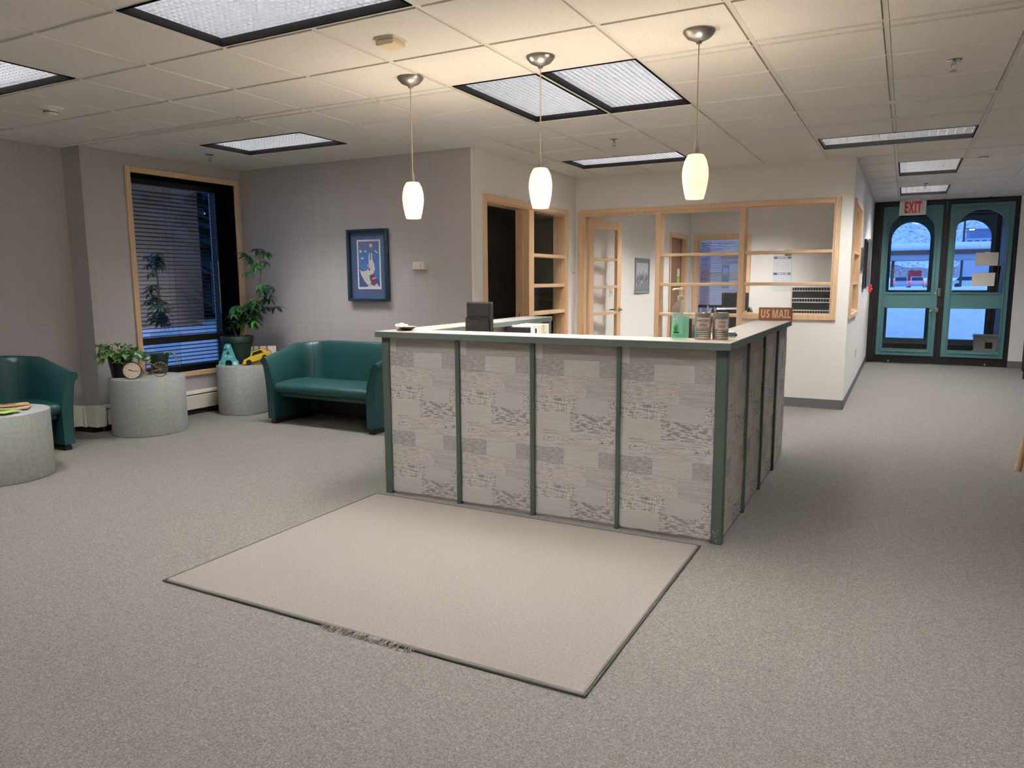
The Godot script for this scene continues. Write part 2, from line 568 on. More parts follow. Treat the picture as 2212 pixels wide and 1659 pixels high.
func troffer(x0: float, z0: float, wx: float, wz: float, nx: int, nz: int, label: String, energy: float, along_x: bool, group := "recessed ceiling lights") -> void:
	# x0, z0: corner with the lowest x and lowest z
	var t := thing("ceiling_light", label, "ceiling light", Vector3(x0 + wx / 2, TOP, z0 + wz / 2), 0.0, group)
	var hx := wx / 2 - 0.012; var hz := wz / 2 - 0.012
	var f := B.new()
	var w := 0.011
	f.box(Vector3(-hx, -0.004, -hz), Vector3(-hx + w, 0.034, hz)).box(Vector3(hx - w, -0.004, -hz), Vector3(hx, 0.034, hz))
	f.box(Vector3(-hx + w, -0.004, -hz), Vector3(hx - w, 0.034, -hz + w)).box(Vector3(-hx + w, -0.004, hz - w), Vector3(hx - w, 0.034, hz))
	part("frame", f, M.revealblack, t)
	var h := B.new()
	var y1 := 0.16
	h.box(Vector3(-hx, y1, -hz), Vector3(hx, y1 + 0.01, hz))
	h.box(Vector3(-hx, 0.034, -hz), Vector3(-hx + 0.006, y1, hz)).box(Vector3(hx - 0.006, 0.034, -hz), Vector3(hx, y1, hz))
	h.box(Vector3(-hx + 0.006, 0.034, -hz), Vector3(hx - 0.006, y1, -hz + 0.006)).box(Vector3(-hx + 0.006, 0.034, hz - 0.006), Vector3(hx - 0.006, y1, hz))
	var hs := part("housing", h, M.housing, t)
	var l := B.new()
	var ix := hx - 0.008; var iz := hz - 0.008
	var px := 2 * ix / nx; var pz := 2 * iz / nz
	var ht := 0.68 * minf(px, pz) if nx > 12 or nz > 12 else 0.5 * minf(px, pz)
	# blades are wedges, thin below and thick above, like parabolic reflectors
	for k in range(0, nx + 1):
		blade(l, Vector3(-ix + k * px, 0.034, 0), Vector3(1, 0, 0), Vector3(0, 0, 1), iz, ht, 0.262 * px)
	for k in range(0, nz + 1):
		blade(l, Vector3(0, 0.0345, -iz + k * pz), Vector3(0, 0, 1), Vector3(1, 0, 0), ix, ht, 0.262 * pz)
	part("louver", l, M.louver, t)
	for k in 3:
		var o := (k - 1) * (wz if along_x else wx) * 0.31
		var b := B.new()
		if along_x: b.tube([Vector3(-hx + 0.03, 0.125, o), Vector3(hx - 0.03, 0.125, o)], 0.013, 10)
		else: b.tube([Vector3(o, 0.125, -hz + 0.03), Vector3(o, 0.125, hz - 0.03)], 0.013, 10)
		part("lamp_tube", b, M.tube, hs)
	var a := AreaLight3D.new()
	a.name = "tube_light"
	a.area_size = Vector2(2 * ix - 0.02, 2 * iz - 0.02)
	a.area_normalize_energy = true
	a.light_energy = energy
	a.light_color = Color(1.0, 0.98, 0.965)
	a.area_range = 30.0
	a.area_attenuation = 2.0
	a.shadow_enabled = true
	t.add_child(a)
	a.position = Vector3(0, 0.105, 0)
	a.rotation.x = -PI / 2
	fixtures.append([x0, x0 + wx, z0, z0 + wz])

func blade(b: B, o: Vector3, x: Vector3, along: Vector3, half: float, h: float, w: float) -> void:
	var p := [Vector2(0.0012, 0.0), Vector2(w * 0.16, h * 0.4), Vector2(w * 0.48, h * 0.75), Vector2(w, h)]
	for s in [-1.0, 1.0]:
		for k in 3:
			var e: Vector2 = p[k + 1] - p[k]
			var n0 := Vector3.ZERO; var n1 := Vector3.ZERO
			var f := Vector2(e.y, -e.x).normalized()
			var fa := f; var fb := f
			if k > 0: fa = (f + Vector2((p[k] - p[k - 1]).y, -(p[k] - p[k - 1]).x).normalized()).normalized()
			if k < 2: fb = (f + Vector2((p[k + 2] - p[k + 1]).y, -(p[k + 2] - p[k + 1]).x).normalized()).normalized()
			n0 = x * (s * fa.x) + Vector3(0, fa.y, 0); n1 = x * (s * fb.x) + Vector3(0, fb.y, 0)
			var A: Vector3 = o + x * (s * p[k].x) + Vector3(0, p[k].y, 0); var C: Vector3 = o + x * (s * p[k + 1].x) + Vector3(0, p[k + 1].y, 0)
			b.squad(A - along * half, A + along * half, C + along * half, C - along * half, n0, n0, n1, n1)
	b.quad(o + x * w - along * half + Vector3(0, h, 0), o + x * w + along * half + Vector3(0, h, 0), o - x * w + along * half + Vector3(0, h, 0), o - x * w - along * half + Vector3(0, h, 0), Vector3.UP)
	b.quad(o + x * 0.0012 - along * half, o + x * 0.0012 + along * half, o - x * 0.0012 + along * half, o - x * 0.0012 - along * half, Vector3.DOWN)

func pendant(x: float, y0: float, label: String) -> void:
	var t := thing("pendant_lamp", label, "pendant lamp", Vector3(x, 0, -3.785), 0.0, "pendant lamps over the reception counter")
	var c := B.new()
	c.lathe([Vector2(0.0, -0.062), Vector2(0.012, -0.062), Vector2(0.016, -0.05), Vector2(0.03, -0.046), Vector2(0.055, -0.034), Vector2(0.072, -0.016), Vector2(0.08, -0.004), Vector2(0.08, 0.0)], 36, Vector3(0, TOP - 0.006, 0))
	part("canopy", c, M.steel, t)
	part("cord", B.new().tube([Vector3(0, TOP - 0.06, 0), Vector3(0, y0 + 0.255, 0)], 0.0035, 8), mat(col(214, 196, 172), 0.4), t)
	var s := B.new().lathe([Vector2(0.014, 0.214), Vector2(0.014, 0.235), Vector2(0.008, 0.27), Vector2(0.0045, 0.285), Vector2(0.0, 0.285)], 20, Vector3(0, y0, 0))
	part("socket_cap", s, M.steel, t)
	var pr := [Vector2(0.044, 0.0), Vector2(0.052, 0.03), Vector2(0.060, 0.07), Vector2(0.0645, 0.11), Vector2(0.0625, 0.15), Vector2(0.054, 0.185), Vector2(0.042, 0.209), Vector2(0.036, 0.215), Vector2(0.014, 0.217)]
	part("glass_shade", B.new().lathe(pr, 40, Vector3(0, y0, 0)), M.shade, t)
	part("bulb", B.new().lathe([Vector2(0.0, 0.045), Vector2(0.02, 0.05), Vector2(0.03, 0.075), Vector2(0.026, 0.10), Vector2(0.014, 0.13), Vector2(0.013, 0.215)], 20, Vector3(0, y0, 0)), M.bulb, t)
	var o := OmniLight3D.new()
	o.name = "bulb_light"
	o.light_color = Color(1.0, 0.92, 0.81)
	o.light_energy = PEND
	o.light_size = 0.03
	o.omni_range = 30.0
	o.omni_attenuation = 2.0
	o.shadow_enabled = true
	t.add_child(o)
	o.position = Vector3(0, y0 + 0.075, 0)

var PEND := 0.30
var TROF := 21.0

# ---------------------------------------------------------------- the room
func panel_mesh(wx: float, wz: float) -> B:
	# ceiling panel whose face hangs a little below the grid, with a chamfered edge
	var b := B.new()
	var hx := wx / 2; var hz := wz / 2
	var ix := hx - 0.016; var iz := hz - 0.016
	var y := -0.006
	b.quad(Vector3(-ix, y, iz), Vector3(ix, y, iz), Vector3(ix, y, -iz), Vector3(-ix, y, -iz), Vector3(0, -1, 0))
	var jx := hx - 0.013; var jz := hz - 0.013
	b.quad(Vector3(-ix, y, iz), Vector3(ix, y, iz), Vector3(jx, 0.004, jz), Vector3(-jx, 0.004, jz), Vector3(0, -0.3, 1).normalized())
	b.quad(Vector3(-ix, y, -iz), Vector3(ix, y, -iz), Vector3(jx, 0.004, -jz), Vector3(-jx, 0.004, -jz), Vector3(0, -0.3, -1).normalized())
	b.quad(Vector3(ix, y, iz), Vector3(ix, y, -iz), Vector3(jx, 0.004, -jz), Vector3(jx, 0.004, jz), Vector3(1, -0.3, 0).normalized())
	b.quad(Vector3(-ix, y, iz), Vector3(-ix, y, -iz), Vector3(-jx, 0.004, -jz), Vector3(-jx, 0.004, jz), Vector3(-1, -0.3, 0).normalized())
	b.quad(Vector3(-hx, 0.014, hz), Vector3(hx, 0.014, hz), Vector3(hx, 0.014, -hz), Vector3(-hx, 0.014, -hz), Vector3(0, 1, 0))
	return b

func runs(a: float, b: float, at: Callable, along_z: bool) -> Array:
	# stretches of a grid line that are not inside a light fitting
	var out := []
	var n := int(ceil((b - a) / 0.01))
	var start := -1.0e9
	for k in n + 1:
		var u := minf(a + 0.01 * k, b)
		var p: Vector2 = at.call(u)
		var inside := false
		for f in fixtures:
			if p.x > f[0] - 0.001 and p.x < f[1] + 0.001 and p.y > f[2] - 0.001 and p.y < f[3] + 0.001 and not ((absf(p.x - f[0]) < 0.002 or absf(p.x - f[1]) < 0.002) and along_z) and not ((absf(p.y - f[2]) < 0.002 or absf(p.y - f[3]) < 0.002) and not along_z): inside = true
		if not inside and start < -1.0e8: start = u
		if (inside or k == n) and start > -1.0e8:
			out.append([start, u])
			start = -1.0e9
	return out

func ceiling() -> void:
	var c := struct_root("ceiling", "suspended ceiling of speckled off-white panels in a grid", Vector3(0, TOP, 0))
	var regions := [[-6.79, 3.3, -4.17, 1.8], [-6.53, 3.3, -5.96, -4.17], [-3.55, 3.3, -8.36, -5.96], [-0.51, 3.3, -13.45, -8.36], [-3.46, -0.65, -13.45, -8.50]]
	var full := panel_mesh(TILE - 0.002, TILE - 0.002).mesh()
	var rest := B.new()
	var cache := {}
	for i in range(-7, 12):
		for j in range(-10, 18):
			var x0 := GX + i * TILE; var z1 := GZ - j * TILE
			var x1 := x0 + TILE; var z0 := z1 - TILE
			var cx := (x0 + x1) / 2; var cz := (z0 + z1) / 2
			var lit := false
			for f in fixtures:
				if cx > f[0] and cx < f[1] and cz > f[2] and cz < f[3]: lit = true
			if lit: continue
			for r in regions:
				var a := maxf(x0, r[0]); var b := minf(x1, r[1]); var p := maxf(z0, r[2]); var q := minf(z1, r[3])
				if b - a < 0.05 or q - p < 0.05: continue
				var ms
				if b - a > TILE - 0.001 and q - p > TILE - 0.001: ms = full
				else:
					var key := "%.3f %.3f" % [b - a, q - p]
					if not cache.has(key): cache[key] = panel_mesh(b - a - 0.002, q - p - 0.002).mesh()
					ms = cache[key]
				var at := Vector3((a + b) / 2, 0, (p + q) / 2)
				if at.z > -1.5 or at.x > 2.2:
					rest.add(panel_mesh(b - a - 0.002, q - p - 0.002), Transform3D(Basis(), at))
				else:
					part("ceiling_panel", ms, M.tile, c).position = at
	part("outlying_panels", rest, M.tile, c, "stuff")
	for r in regions:
		for i in range(-7, 13):
			var x := GX + i * TILE
			if x > r[0] + 0.02 and x < r[1] - 0.02:
				for q in runs(r[2], r[3], func(z: float): return Vector2(x, z), true):
					part("grid_bar", B.new().box(Vector3(x - 0.012, 0, q[0]), Vector3(x + 0.012, 0.012, q[1])), M.tbar, c)
		for j in range(-10, 19):
			var z := GZ - j * TILE
			if z > r[2] + 0.02 and z < r[3] - 0.02:
				for q in runs(r[0], r[1], func(x: float): return Vector2(x, z), false):
					part("grid_bar", B.new().box(Vector3(q[0], 0.0005, z - 0.012), Vector3(q[1], 0.0125, z + 0.012)), M.tbar, c)
	# edge angles along the walls
	var e := B.new()
	for r in regions:
		e.box(Vector3(r[0], -0.001, r[2]), Vector3(r[0] + 0.018, 0.012, r[3])).box(Vector3(r[1] - 0.018, -0.001, r[2]), Vector3(r[1], 0.012, r[3]))
	e.box(Vector3(-6.53, -0.001, -5.96), Vector3(-3.55, 0.012, -5.942)).box(Vector3(-3.55, -0.001, -8.36), Vector3(-0.51, 0.012, -8.342))
	part("edge_angle", e, M.tbar, c)

func shell() -> void:
	var H := 2.82
	struct("floor", B.new().box(Vector3(-7.0, -0.12, -6.0), Vector3(3.5, 0.0, 1.95)).box(Vector3(-7.0, -0.12, -13.45), Vector3(3.5, 0.0, -6.0)), M.carpet, "grey heather loop carpet over the whole room")
	struct("trim_1", B.new().box(Vector3(-7.2, H, -16.2), Vector3(3.6, H + 0.15, 2.0)), M.white, "roof slab above the suspended ceiling")
	struct("wall_left", wall("x", -6.93, -6.79, -4.17, 1.8, 0, H, []), M.fabric, "grey fabric-covered wall behind the green armchair")
	struct("wall_window", wall("x", -6.93, -6.53, -6.1, -4.17, 0, H, [[-5.865, -4.635, 0.452, 2.40]]), M.fabric, "grey fabric-covered wall round the tall window")
	struct("wall_loveseat", wall("z", -6.1, -5.96, -6.53, -3.57, 0, H, []), M.fabric, "grey fabric-covered wall behind the green loveseat")
	struct("wall_side", wall("x", -3.69, -3.55, -8.5, -5.97, 0, H, [[-8.05, -6.19, 0.0, 2.115]]), M.white, "white painted wall with the dark doorway")
	struct("wall_back", wall("z", -8.5, -8.36, -3.55, -0.51, 0, H, [[-3.45, -1.565, 0.0, 2.135], [-1.564, -0.67, 0.99, 2.14]]), M.white, "white painted wall with the office door and glazing")
	struct("wall_corridor", wall("x", -0.65, -0.51, -13.45, -8.5, 0, H, [[-9.74, -8.60, 0.99, 2.14]]), M.white, "white painted wall along the corridor")
	struct("wall_end", wall("z", -13.6, -13.45, -3.6, -0.51, 0, H, [[-3.33, -2.48, 0.62, 2.07]]), M.white, "office wall with its window")
	struct("wall_end_stub", wall("z", -13.6, -13.45, 1.45, 3.3, 0, H, []), M.white, "short white wall right of the green doors")
	struct("wall_right", wall("x", 3.3, 3.44, -13.6, 1.8, 0, H, [[-10.85, -10.15, 0.8, 2.35]]), M.white, "white wall on the window side")
	struct("wall_rear", wall("z", 1.8, 1.94, -6.93, 3.44, 0, H, []), M.white, "white wall behind the viewer")
	struct("wall_office", wall("x", -3.6, -3.46, -13.45, -8.5, 0, H, [[-13.08, -12.14, 0.0, 2.08]]), M.white, "white wall inside the glazed office")
	struct("wall_closet", wall("x", -4.2, -4.1, -13.45, -11.9, 0, H, []).add(wall("z", -11.9, -11.8, -4.2, -3.6, 0, H, [])), M.white, "walls of the closet behind the office")
	struct("wall_dark_room", wall("z", -13.6, -13.45, -6.93, -3.6, 0, H, []), M.white, "back wall of the unlit room")
	struct("wall_dark_room_left", wall("x", -6.93, -6.79, -13.45, -6.1, 0, H, []), M.white, "far wall of the unlit room")
	struct("ceiling_dark_room", B.new().box(Vector3(-6.79, TOP, -13.45), Vector3(-3.69, TOP + 0.04, -6.05)), M.white, "plain ceiling of the unlit room")
	# rubber base
	var hb := 0.10
	struct("baseboard_back", B.new().box(Vector3(-1.56, 0, -8.36), Vector3(-0.505, hb, -8.355)).box(Vector3(-0.51, 0, -8.5), Vector3(-0.505, hb, -8.355)), M.base, "grey rubber base along the back wall")
	struct("baseboard_corridor", B.new().box(Vector3(-0.51, 0, -13.40), Vector3(-0.505, hb, -8.5)), M.base, "grey rubber base along the corridor")
	struct("baseboard_end", B.new().box(Vector3(1.45, 0, -13.45), Vector3(3.3, hb, -13.444)), M.base, "grey rubber base right of the doors")
	struct("baseboard_side", B.new().box(Vector3(-3.55, 0, -6.13), Vector3(-3.545, hb, -5.955)).box(Vector3(-3.55, 0, -8.36), Vector3(-3.545, hb, -8.17)), M.base, "grey rubber base beside the dark doorway")
	struct("baseboard_loveseat", B.new().box(Vector3(-6.5, 0, -5.96), Vector3(-3.565, hb, -5.955)), M.base, "grey rubber base behind the loveseat")
	# white corner bead where the fabric wall meets the white wall
	struct("trim_2", B.new().box(Vector3(-3.57, 0, -5.975), Vector3(-3.545, TOP, -5.952)), M.plastic, "white corner bead")

func casing(b: B, plane: String, at: float, out: float, a0: float, a1: float, y0: float, y1: float, w: float, bottom := true) -> B:
	# picture-frame casing of width w outside the opening a0..a1, y0..y1
	var bars := [[a0 - w, a0, y0 - (w if bottom else 0.0), y1 + w], [a1, a1 + w, y0 - (w if bottom else 0.0), y1 + w], [a0, a1, y1, y1 + w]]
	if bottom: bars.append([a0, a1, y0 - w, y0])
	for k in bars:
		if plane == "x": b.bevel(Vector3(minf(at, out), k[2], k[0]), Vector3(maxf(at, out), k[3], k[1]), 0.004)
		else: b.bevel(Vector3(k[0], k[2], minf(at, out)), Vector3(k[1], k[3], maxf(at, out)), 0.004)
	return b

func window_left() -> void:
	var w := struct_root("window_1", "tall window in a maple casing with dark blinds, dusk outside", Vector3(-6.53, 0, -5.25))
	var o := Vector3(6.53, 0, 5.25)
	var mv := func(b: B): return b.move(Transform3D(Basis(), o))
	part("casing", mv.call(casing(B.new(), "x", -6.53, -6.505, -5.865, -4.635, 0.452, 2.40, 0.052)), M.wood_v, w)
	# black lining of the reveal
	var l := B.new()
	var x0 := -6.90; var x1 := -6.528
	l.box(Vector3(x0, 0.452, -5.865), Vector3(x1, 2.40, -5.855)).box(Vector3(x0, 0.452, -4.645), Vector3(x1, 2.40, -4.635))
	l.box(Vector3(x0, 2.39, -5.855), Vector3(x1, 2.40, -4.645)).box(Vector3(x0, 0.452, -5.855), Vector3(x1, 0.462, -4.645))
	part("reveal_lining", mv.call(l), M.revealblack, w)
	var f := B.new()
	f.box(Vector3(-6.88, 0.735, -5.855), Vector3(-6.76, 0.80, -4.645))
	f.box(Vector3(-6.88, 2.335, -5.855), Vector3(-6.775, 2.39, -4.645))
	f.box(Vector3(-6.88, 0.462, -5.855), Vector3(-6.775, 0.48, -4.645))
	f.box(Vector3(-6.88, 0.48, -5.855), Vector3(-6.80, 2.335, -5.845)).box(Vector3(-6.88, 0.48, -4.67), Vector3(-6.80, 2.335, -4.645))
	part("sash_frame", mv.call(f), M.frameblack, w)
	for p in [[0.48, 0.735], [0.80, 2.335]]:
		for x in [-6.815, -6.86]:
			part("pane", mv.call(B.new().quad(Vector3(x, p[1], -4.66), Vector3(x, p[1], -5.846), Vector3(x, p[0], -5.846), Vector3(x, p[0], -4.66), Vector3(1, 0, 0))), M.coated if x > -6.83 else M.pane, w)
		var n := int((p[1] - p[0]) / 0.0405)
		for k in n:
			var y: float = p[0] + 0.016 + k * 0.0405
			var s := B.new()
			s.quad(Vector3(-6.808, y + 0.004, -4.675), Vector3(-6.788, y + 0.003, -4.675), Vector3(-6.788, y + 0.003, -5.84), Vector3(-6.808, y + 0.004, -5.84), Vector3(0, 1, 0))
			s.quad(Vector3(-6.788, y + 0.003, -4.675), Vector3(-6.768, y - 0.0025, -4.675), Vector3(-6.768, y - 0.0025, -5.84), Vector3(-6.788, y + 0.003, -5.84), Vector3(0.25, 1, 0).normalized())
			part("slat", mv.call(s), M.slat, w)
		for z in [-4.80, -5.25, -5.72]:
			part("ladder_cord", mv.call(B.new().tube([Vector3(-6.766, p[0], z), Vector3(-6.766, p[1], z)], 0.0012, 5)), M.slat, w)
	# window stool of maple shows under the glass
	var k := B.new().tube([Vector3(-6.755, 1.60, -5.80), Vector3(-6.755, 1.02, -5.80)], 0.003, 6)
	part("tilt_wand", mv.call(k), M.plastic, w)

func heater(called_label: String, axis: String, p: float, a0: float, a1: float) -> void:
	# baseboard convector along a wall at p (facing +x)
	var t := thing("baseboard_heater", called_label, "heater", Vector3(p, 0, (a0 + a1) / 2), 0.0, "baseboard heaters under the window")
	var h := absf(a1 - a0) / 2
	var ext := func(poly: Array): return B.new().ext(PackedVector2Array(poly), Vector3(0, 0, -h), Vector3(1, 0, 0), Vector3(0, 1, 0), Vector3(0, 0, 2 * h))
	part("back_plate", ext.call([Vector2(0.001, 0.02), Vector2(0.006, 0.02), Vector2(0.006, 0.245), Vector2(0.001, 0.245)]), M.heater, t)
	part("top_hood", ext.call([Vector2(0.006, 0.236), Vector2(0.05, 0.228), Vector2(0.062, 0.214), Vector2(0.065, 0.216), Vector2(0.052, 0.234), Vector2(0.006, 0.245)]), M.heater, t)
	part("front_cover", ext.call([Vector2(0.066, 0.06), Vector2(0.07, 0.06), Vector2(0.07, 0.196), Vector2(0.06, 0.203), Vector2(0.058, 0.20), Vector2(0.066, 0.193)]), M.heater, t)
	part("toe_recess", ext.call([Vector2(0.006, 0.001), Vector2(0.045, 0.001), Vector2(0.045, 0.058), Vector2(0.006, 0.058)]), M.black, t)
	part("damper", ext.call([Vector2(0.012, 0.19), Vector2(0.05, 0.205), Vector2(0.05, 0.208), Vector2(0.012, 0.193)]), M.black, t)

func heater_corner() -> void:
	var t := thing("heater_corner_cover", "white folded corner piece joining the two baseboard heaters", "heater cover", Vector3(-6.72, 0, -4.12))
	part("cover", B.new().ext(PackedVector2Array([Vector2(-0.065, 0.05), Vector2(0.27, 0.05), Vector2(0.27, -0.048), Vector2(0.19, -0.048), Vector2(0.19, -0.03), Vector2(0.03, 0.125), Vector2(-0.065, 0.125)]).duplicate(), Vector3(0, 0.055, 0), Vector3(1, 0, 0), Vector3(0, 0, 1), Vector3(0, 0.19, 0)), M.heater, t)
	part("joint_strip", B.new().cbox(Vector3(0.105, 0.15, 0.062), Vector3(0.05, 0.2, 0.012)).move(Transform3D(Basis(Vector3.UP, 0.0), Vector3(0, 0, 0.0))), M.plastic, t)
	part("toe_recess", B.new().box(Vector3(-0.06, 0.001, -0.045), Vector3(0.2, 0.054, 0.05)), M.black, t)

func glazing_side() -> void:
	# doorway and sidelight into the unlit room
	var d := struct_root("door_2", "maple-framed doorway and three-bar sidelight into a dark room", Vector3(-3.55, 0, -7.12))
	var mv := func(b: B): return b.move(Transform3D(Basis(), Vector3(3.55, 0, 7.12)))
	part("casing", mv.call(casing(B.new(), "x", -3.55, -3.532, -8.05, -6.19, 0.0, 2.115, 0.062, false)), M.wood_v, d)
	var x0 := -3.695; var x1 := -3.545
	var j := B.new()
	j.box(Vector3(x0, 0, -6.205), Vector3(x1, 2.115, -6.19)).box(Vector3(x0, 0, -8.05), Vector3(x1, 2.115, -8.03)).box(Vector3(x0, 2.10, -8.03), Vector3(x1, 2.115, -6.205))
	part("jamb", mv.call(j), M.wood_v, d)
	var m := B.new()
	m.bevel(Vector3(x0, 0, -7.185), Vector3(-3.53, 2.10, -7.065), 0.004)
	m.box(Vector3(-3.64, 0, -7.066), Vector3(-3.60, 2.10, -7.05))
	part("mullion", mv.call(m), M.wood_v, d)
	part("strike_plate", mv.call(B.new().box(Vector3(-3.655, 0.96, -7.0655), Vector3(-3.64, 1.02, -7.0635))), M.blackmetal, d)
	for y in [0.24, 0.64, 0.985, 1.287, 1.614]:
		part("glazing_bar", mv.call(B.new().bevel(Vector3(-3.66, y, -8.03), Vector3(-3.545, y + 0.04, -7.185), 0.004)), M.wood_h, d)
	for p in [[0.0, 0.24], [0.28, 0.64], [0.68, 0.985], [1.025, 1.287], [1.327, 1.614], [1.654, 2.10]]:
		part("pane", mv.call(B.new().quad(Vector3(-3.60, p[1], -7.185), Vector3(-3.60, p[1], -8.03), Vector3(-3.60, p[0], -8.03), Vector3(-3.60, p[0], -7.185), Vector3(1, 0, 0))), M.pane, d)

func glazing_back() -> void:
	var d := struct_root("window_2", "maple-framed office glazing with horizontal bars beside the open door", Vector3(-2.1, 0, -8.36))
	var mv := func(b: B): return b.move(Transform3D(Basis(), Vector3(2.1, 0, 8.36)))
	var z0 := -8.505; var z1 := -8.342
	var c := B.new()
	c.bevel(Vector3(-3.512, 0, -8.36), Vector3(-3.45, 2.19, z1), 0.004)
	c.bevel(Vector3(-3.45, 2.135, -8.36), Vector3(-0.67, 2.19, z1), 0.004)
	c.bevel(Vector3(-0.67, 0.935, -8.36), Vector3(-0.62, 2.19, z1), 0.004)
	c.bevel(Vector3(-1.565, 0.935, -8.36), Vector3(-0.67, 0.99, z1), 0.004)
	part("casing", mv.call(c), M.wood_v, d)
	var j := B.new()
	j.box(Vector3(-3.45, 0, z0), Vector3(-3.43, 2.135, -8.355)).box(Vector3(-3.43, 2.115, z0), Vector3(-2.555, 2.135, -8.355)).box(Vector3(-2.50, 2.115, z0), Vector3(-1.625, 2.135, -8.355))
	j.box(Vector3(-1.565, 2.125, z0), Vector3(-0.67, 2.14, -8.355)).box(Vector3(-0.685, 0.99, z0), Vector3(-0.67, 2.125, -8.355)).box(Vector3(-1.564, 0.99, z0), Vector3(-0.685, 1.0, -8.355))
	part("jamb", mv.call(j), M.wood_v, d)
	part("mullion", mv.call(B.new().bevel(Vector3(-2.555, 0, z0), Vector3(-2.498, 2.135, z1 - 0.002), 0.004)), M.wood_v, d)
	part("mullion", mv.call(B.new().bevel(Vector3(-1.625, 0, z0), Vector3(-1.563, 2.135, z1 - 0.002), 0.004)), M.wood_v, d)
	for y in [0.25, 0.60, 0.952, 1.293, 1.626]:
		part("glazing_bar", mv.call(B.new().bevel(Vector3(-2.498, y, -8.46), Vector3(-1.625, y + 0.034, -8.352), 0.004)), M.wood_h, d)
	for y in [1.297, 1.632]:
		part("glazing_bar", mv.call(B.new().bevel(Vector3(-1.563, y, -8.46), Vector3(-0.685, y + 0.034, -8.352), 0.004)), M.wood_h, d)
	var pane := func(x0, x1, y0, y1): part("pane", mv.call(B.new().quad(Vector3(x0, y1, -8.41), Vector3(x1, y1, -8.41), Vector3(x1, y0, -8.41), Vector3(x0, y0, -8.41), Vector3(0, 0, 1))), M.pane, d)
	for p in [[0.0, 0.25], [0.284, 0.60], [0.634, 0.952], [0.986, 1.293], [1.327, 1.626], [1.66, 2.115]]:
		pane.call(-2.498, -1.625, p[0], p[1])
	for p in [[1.0, 1.297], [1.331, 1.632], [1.666, 2.125]]:
		pane.call(-1.563, -0.685, p[0], p[1])
	# the open glazed door
	var o := struct_root("door_3", "maple door of four glass panes standing open into the office", Vector3(-3.42, 0, -8.44))
	o.rotation.y = deg_to_rad(81.0)   # leaf runs along local +x
	var W := 0.80
	var s := B.new()
	s.bevel(Vector3(0, 0.01, -0.022), Vector3(0.11, 2.10, 0.022), 0.003).bevel(Vector3(W - 0.105, 0.01, -0.022), Vector3(W, 2.10, 0.022), 0.003)
	part("stile", s, M.wood_v, o)
	part("rail", B.new().bevel(Vector3(0.11, 1.99, -0.022), Vector3(W - 0.105, 2.10, 0.022), 0.003), M.wood_h, o)
	part("rail", B.new().bevel(Vector3(0.11, 0.01, -0.022), Vector3(W - 0.105, 0.25, 0.022), 0.003), M.wood_h, o)
	var ys := [0.25, 0.60, 0.945, 1.28, 1.62, 1.99]
	for k in range(1, 5):
		part("glazing_bar", B.new().bevel(Vector3(0.11, ys[k] - 0.018, -0.02), Vector3(W - 0.105, ys[k] + 0.018, 0.02), 0.003), M.wood_h, o)
	for k in 5:
		part("pane", B.new().quad(Vector3(0.11, ys[k + 1] - 0.018, 0), Vector3(W - 0.105, ys[k + 1] - 0.018, 0), Vector3(W - 0.105, ys[k] + 0.018, 0), Vector3(0.11, ys[k] + 0.018, 0), Vector3(0, 0, -1)), M.pane, o)
	for y in [1.12, 1.93, 0.3]:
		var h := B.new().cbox(Vector3(0.02, y, -0.026), Vector3(0.05, 0.1, 0.008)).tube([Vector3(-0.012, y - 0.05, -0.02), Vector3(-0.012, y + 0.05, -0.02)], 0.007, 8)
		part("hinge", h, M.steel, o)
	for sd in [-1.0, 1.0]:
		var h := B.new().tube([Vector3(W - 0.05, 0.98, 0.02 * sd), Vector3(W - 0.05, 0.98, 0.06 * sd), Vector3(W - 0.15, 0.98, 0.062 * sd)], [0.01, 0.009, 0.008], 10)
		h.lathe([Vector2(0.026, 0.0), Vector2(0.024, 0.008), Vector2(0.0, 0.009)], 20)
		part("lever_handle", B.new().tube([Vector3(W - 0.05, 0.98, 0.02 * sd), Vector3(W - 0.05, 0.98, 0.06 * sd), Vector3(W - 0.16, 0.98, 0.062 * sd)], [0.013, 0.011, 0.009], 10).tube([Vector3(W - 0.05, 0.98, 0.021 * sd), Vector3(W - 0.05, 0.98, 0.029 * sd)], 0.028, 18), M.chrome, o)
	# corridor side of the office glazing
	var q := struct_root("window_3", "maple-framed office window on the corridor wall", Vector3(-0.51, 0, -9.17))
	var mq := func(b: B): return b.move(Transform3D(Basis(), Vector3(0.51, 0, 9.17)))
	part("casing", mq.call(casing(B.new(), "x", -0.51, -0.488, -9.74, -8.60, 0.99, 2.14, 0.05)), M.wood_v, q)
	var jj := B.new()
	jj.box(Vector3(-0.655, 0.99, -9.74), Vector3(-0.505, 2.14, -9.725)).box(Vector3(-0.655, 0.99, -8.615), Vector3(-0.505, 2.14, -8.60)).box(Vector3(-0.655, 0.99, -9.725), Vector3(-0.505, 1.005, -8.615)).box(Vector3(-0.655, 2.125, -9.725), Vector3(-0.505, 2.14, -8.615))
	part("jamb", mq.call(jj), M.wood_v, q)
	for y in [1.297, 1.632]:
		part("glazing_bar", mq.call(B.new().bevel(Vector3(-0.61, y, -9.725), Vector3(-0.50, y + 0.034, -8.615), 0.004)), M.wood_h, q)
	for p in [[1.005, 1.297], [1.331, 1.632], [1.666, 2.125]]:
		part("pane", mq.call(B.new().quad(Vector3(-0.57, p[1], -8.615), Vector3(-0.57, p[1], -9.725), Vector3(-0.57, p[0], -9.725), Vector3(-0.57, p[0], -8.615), Vector3(1, 0, 0))), M.pane, q)

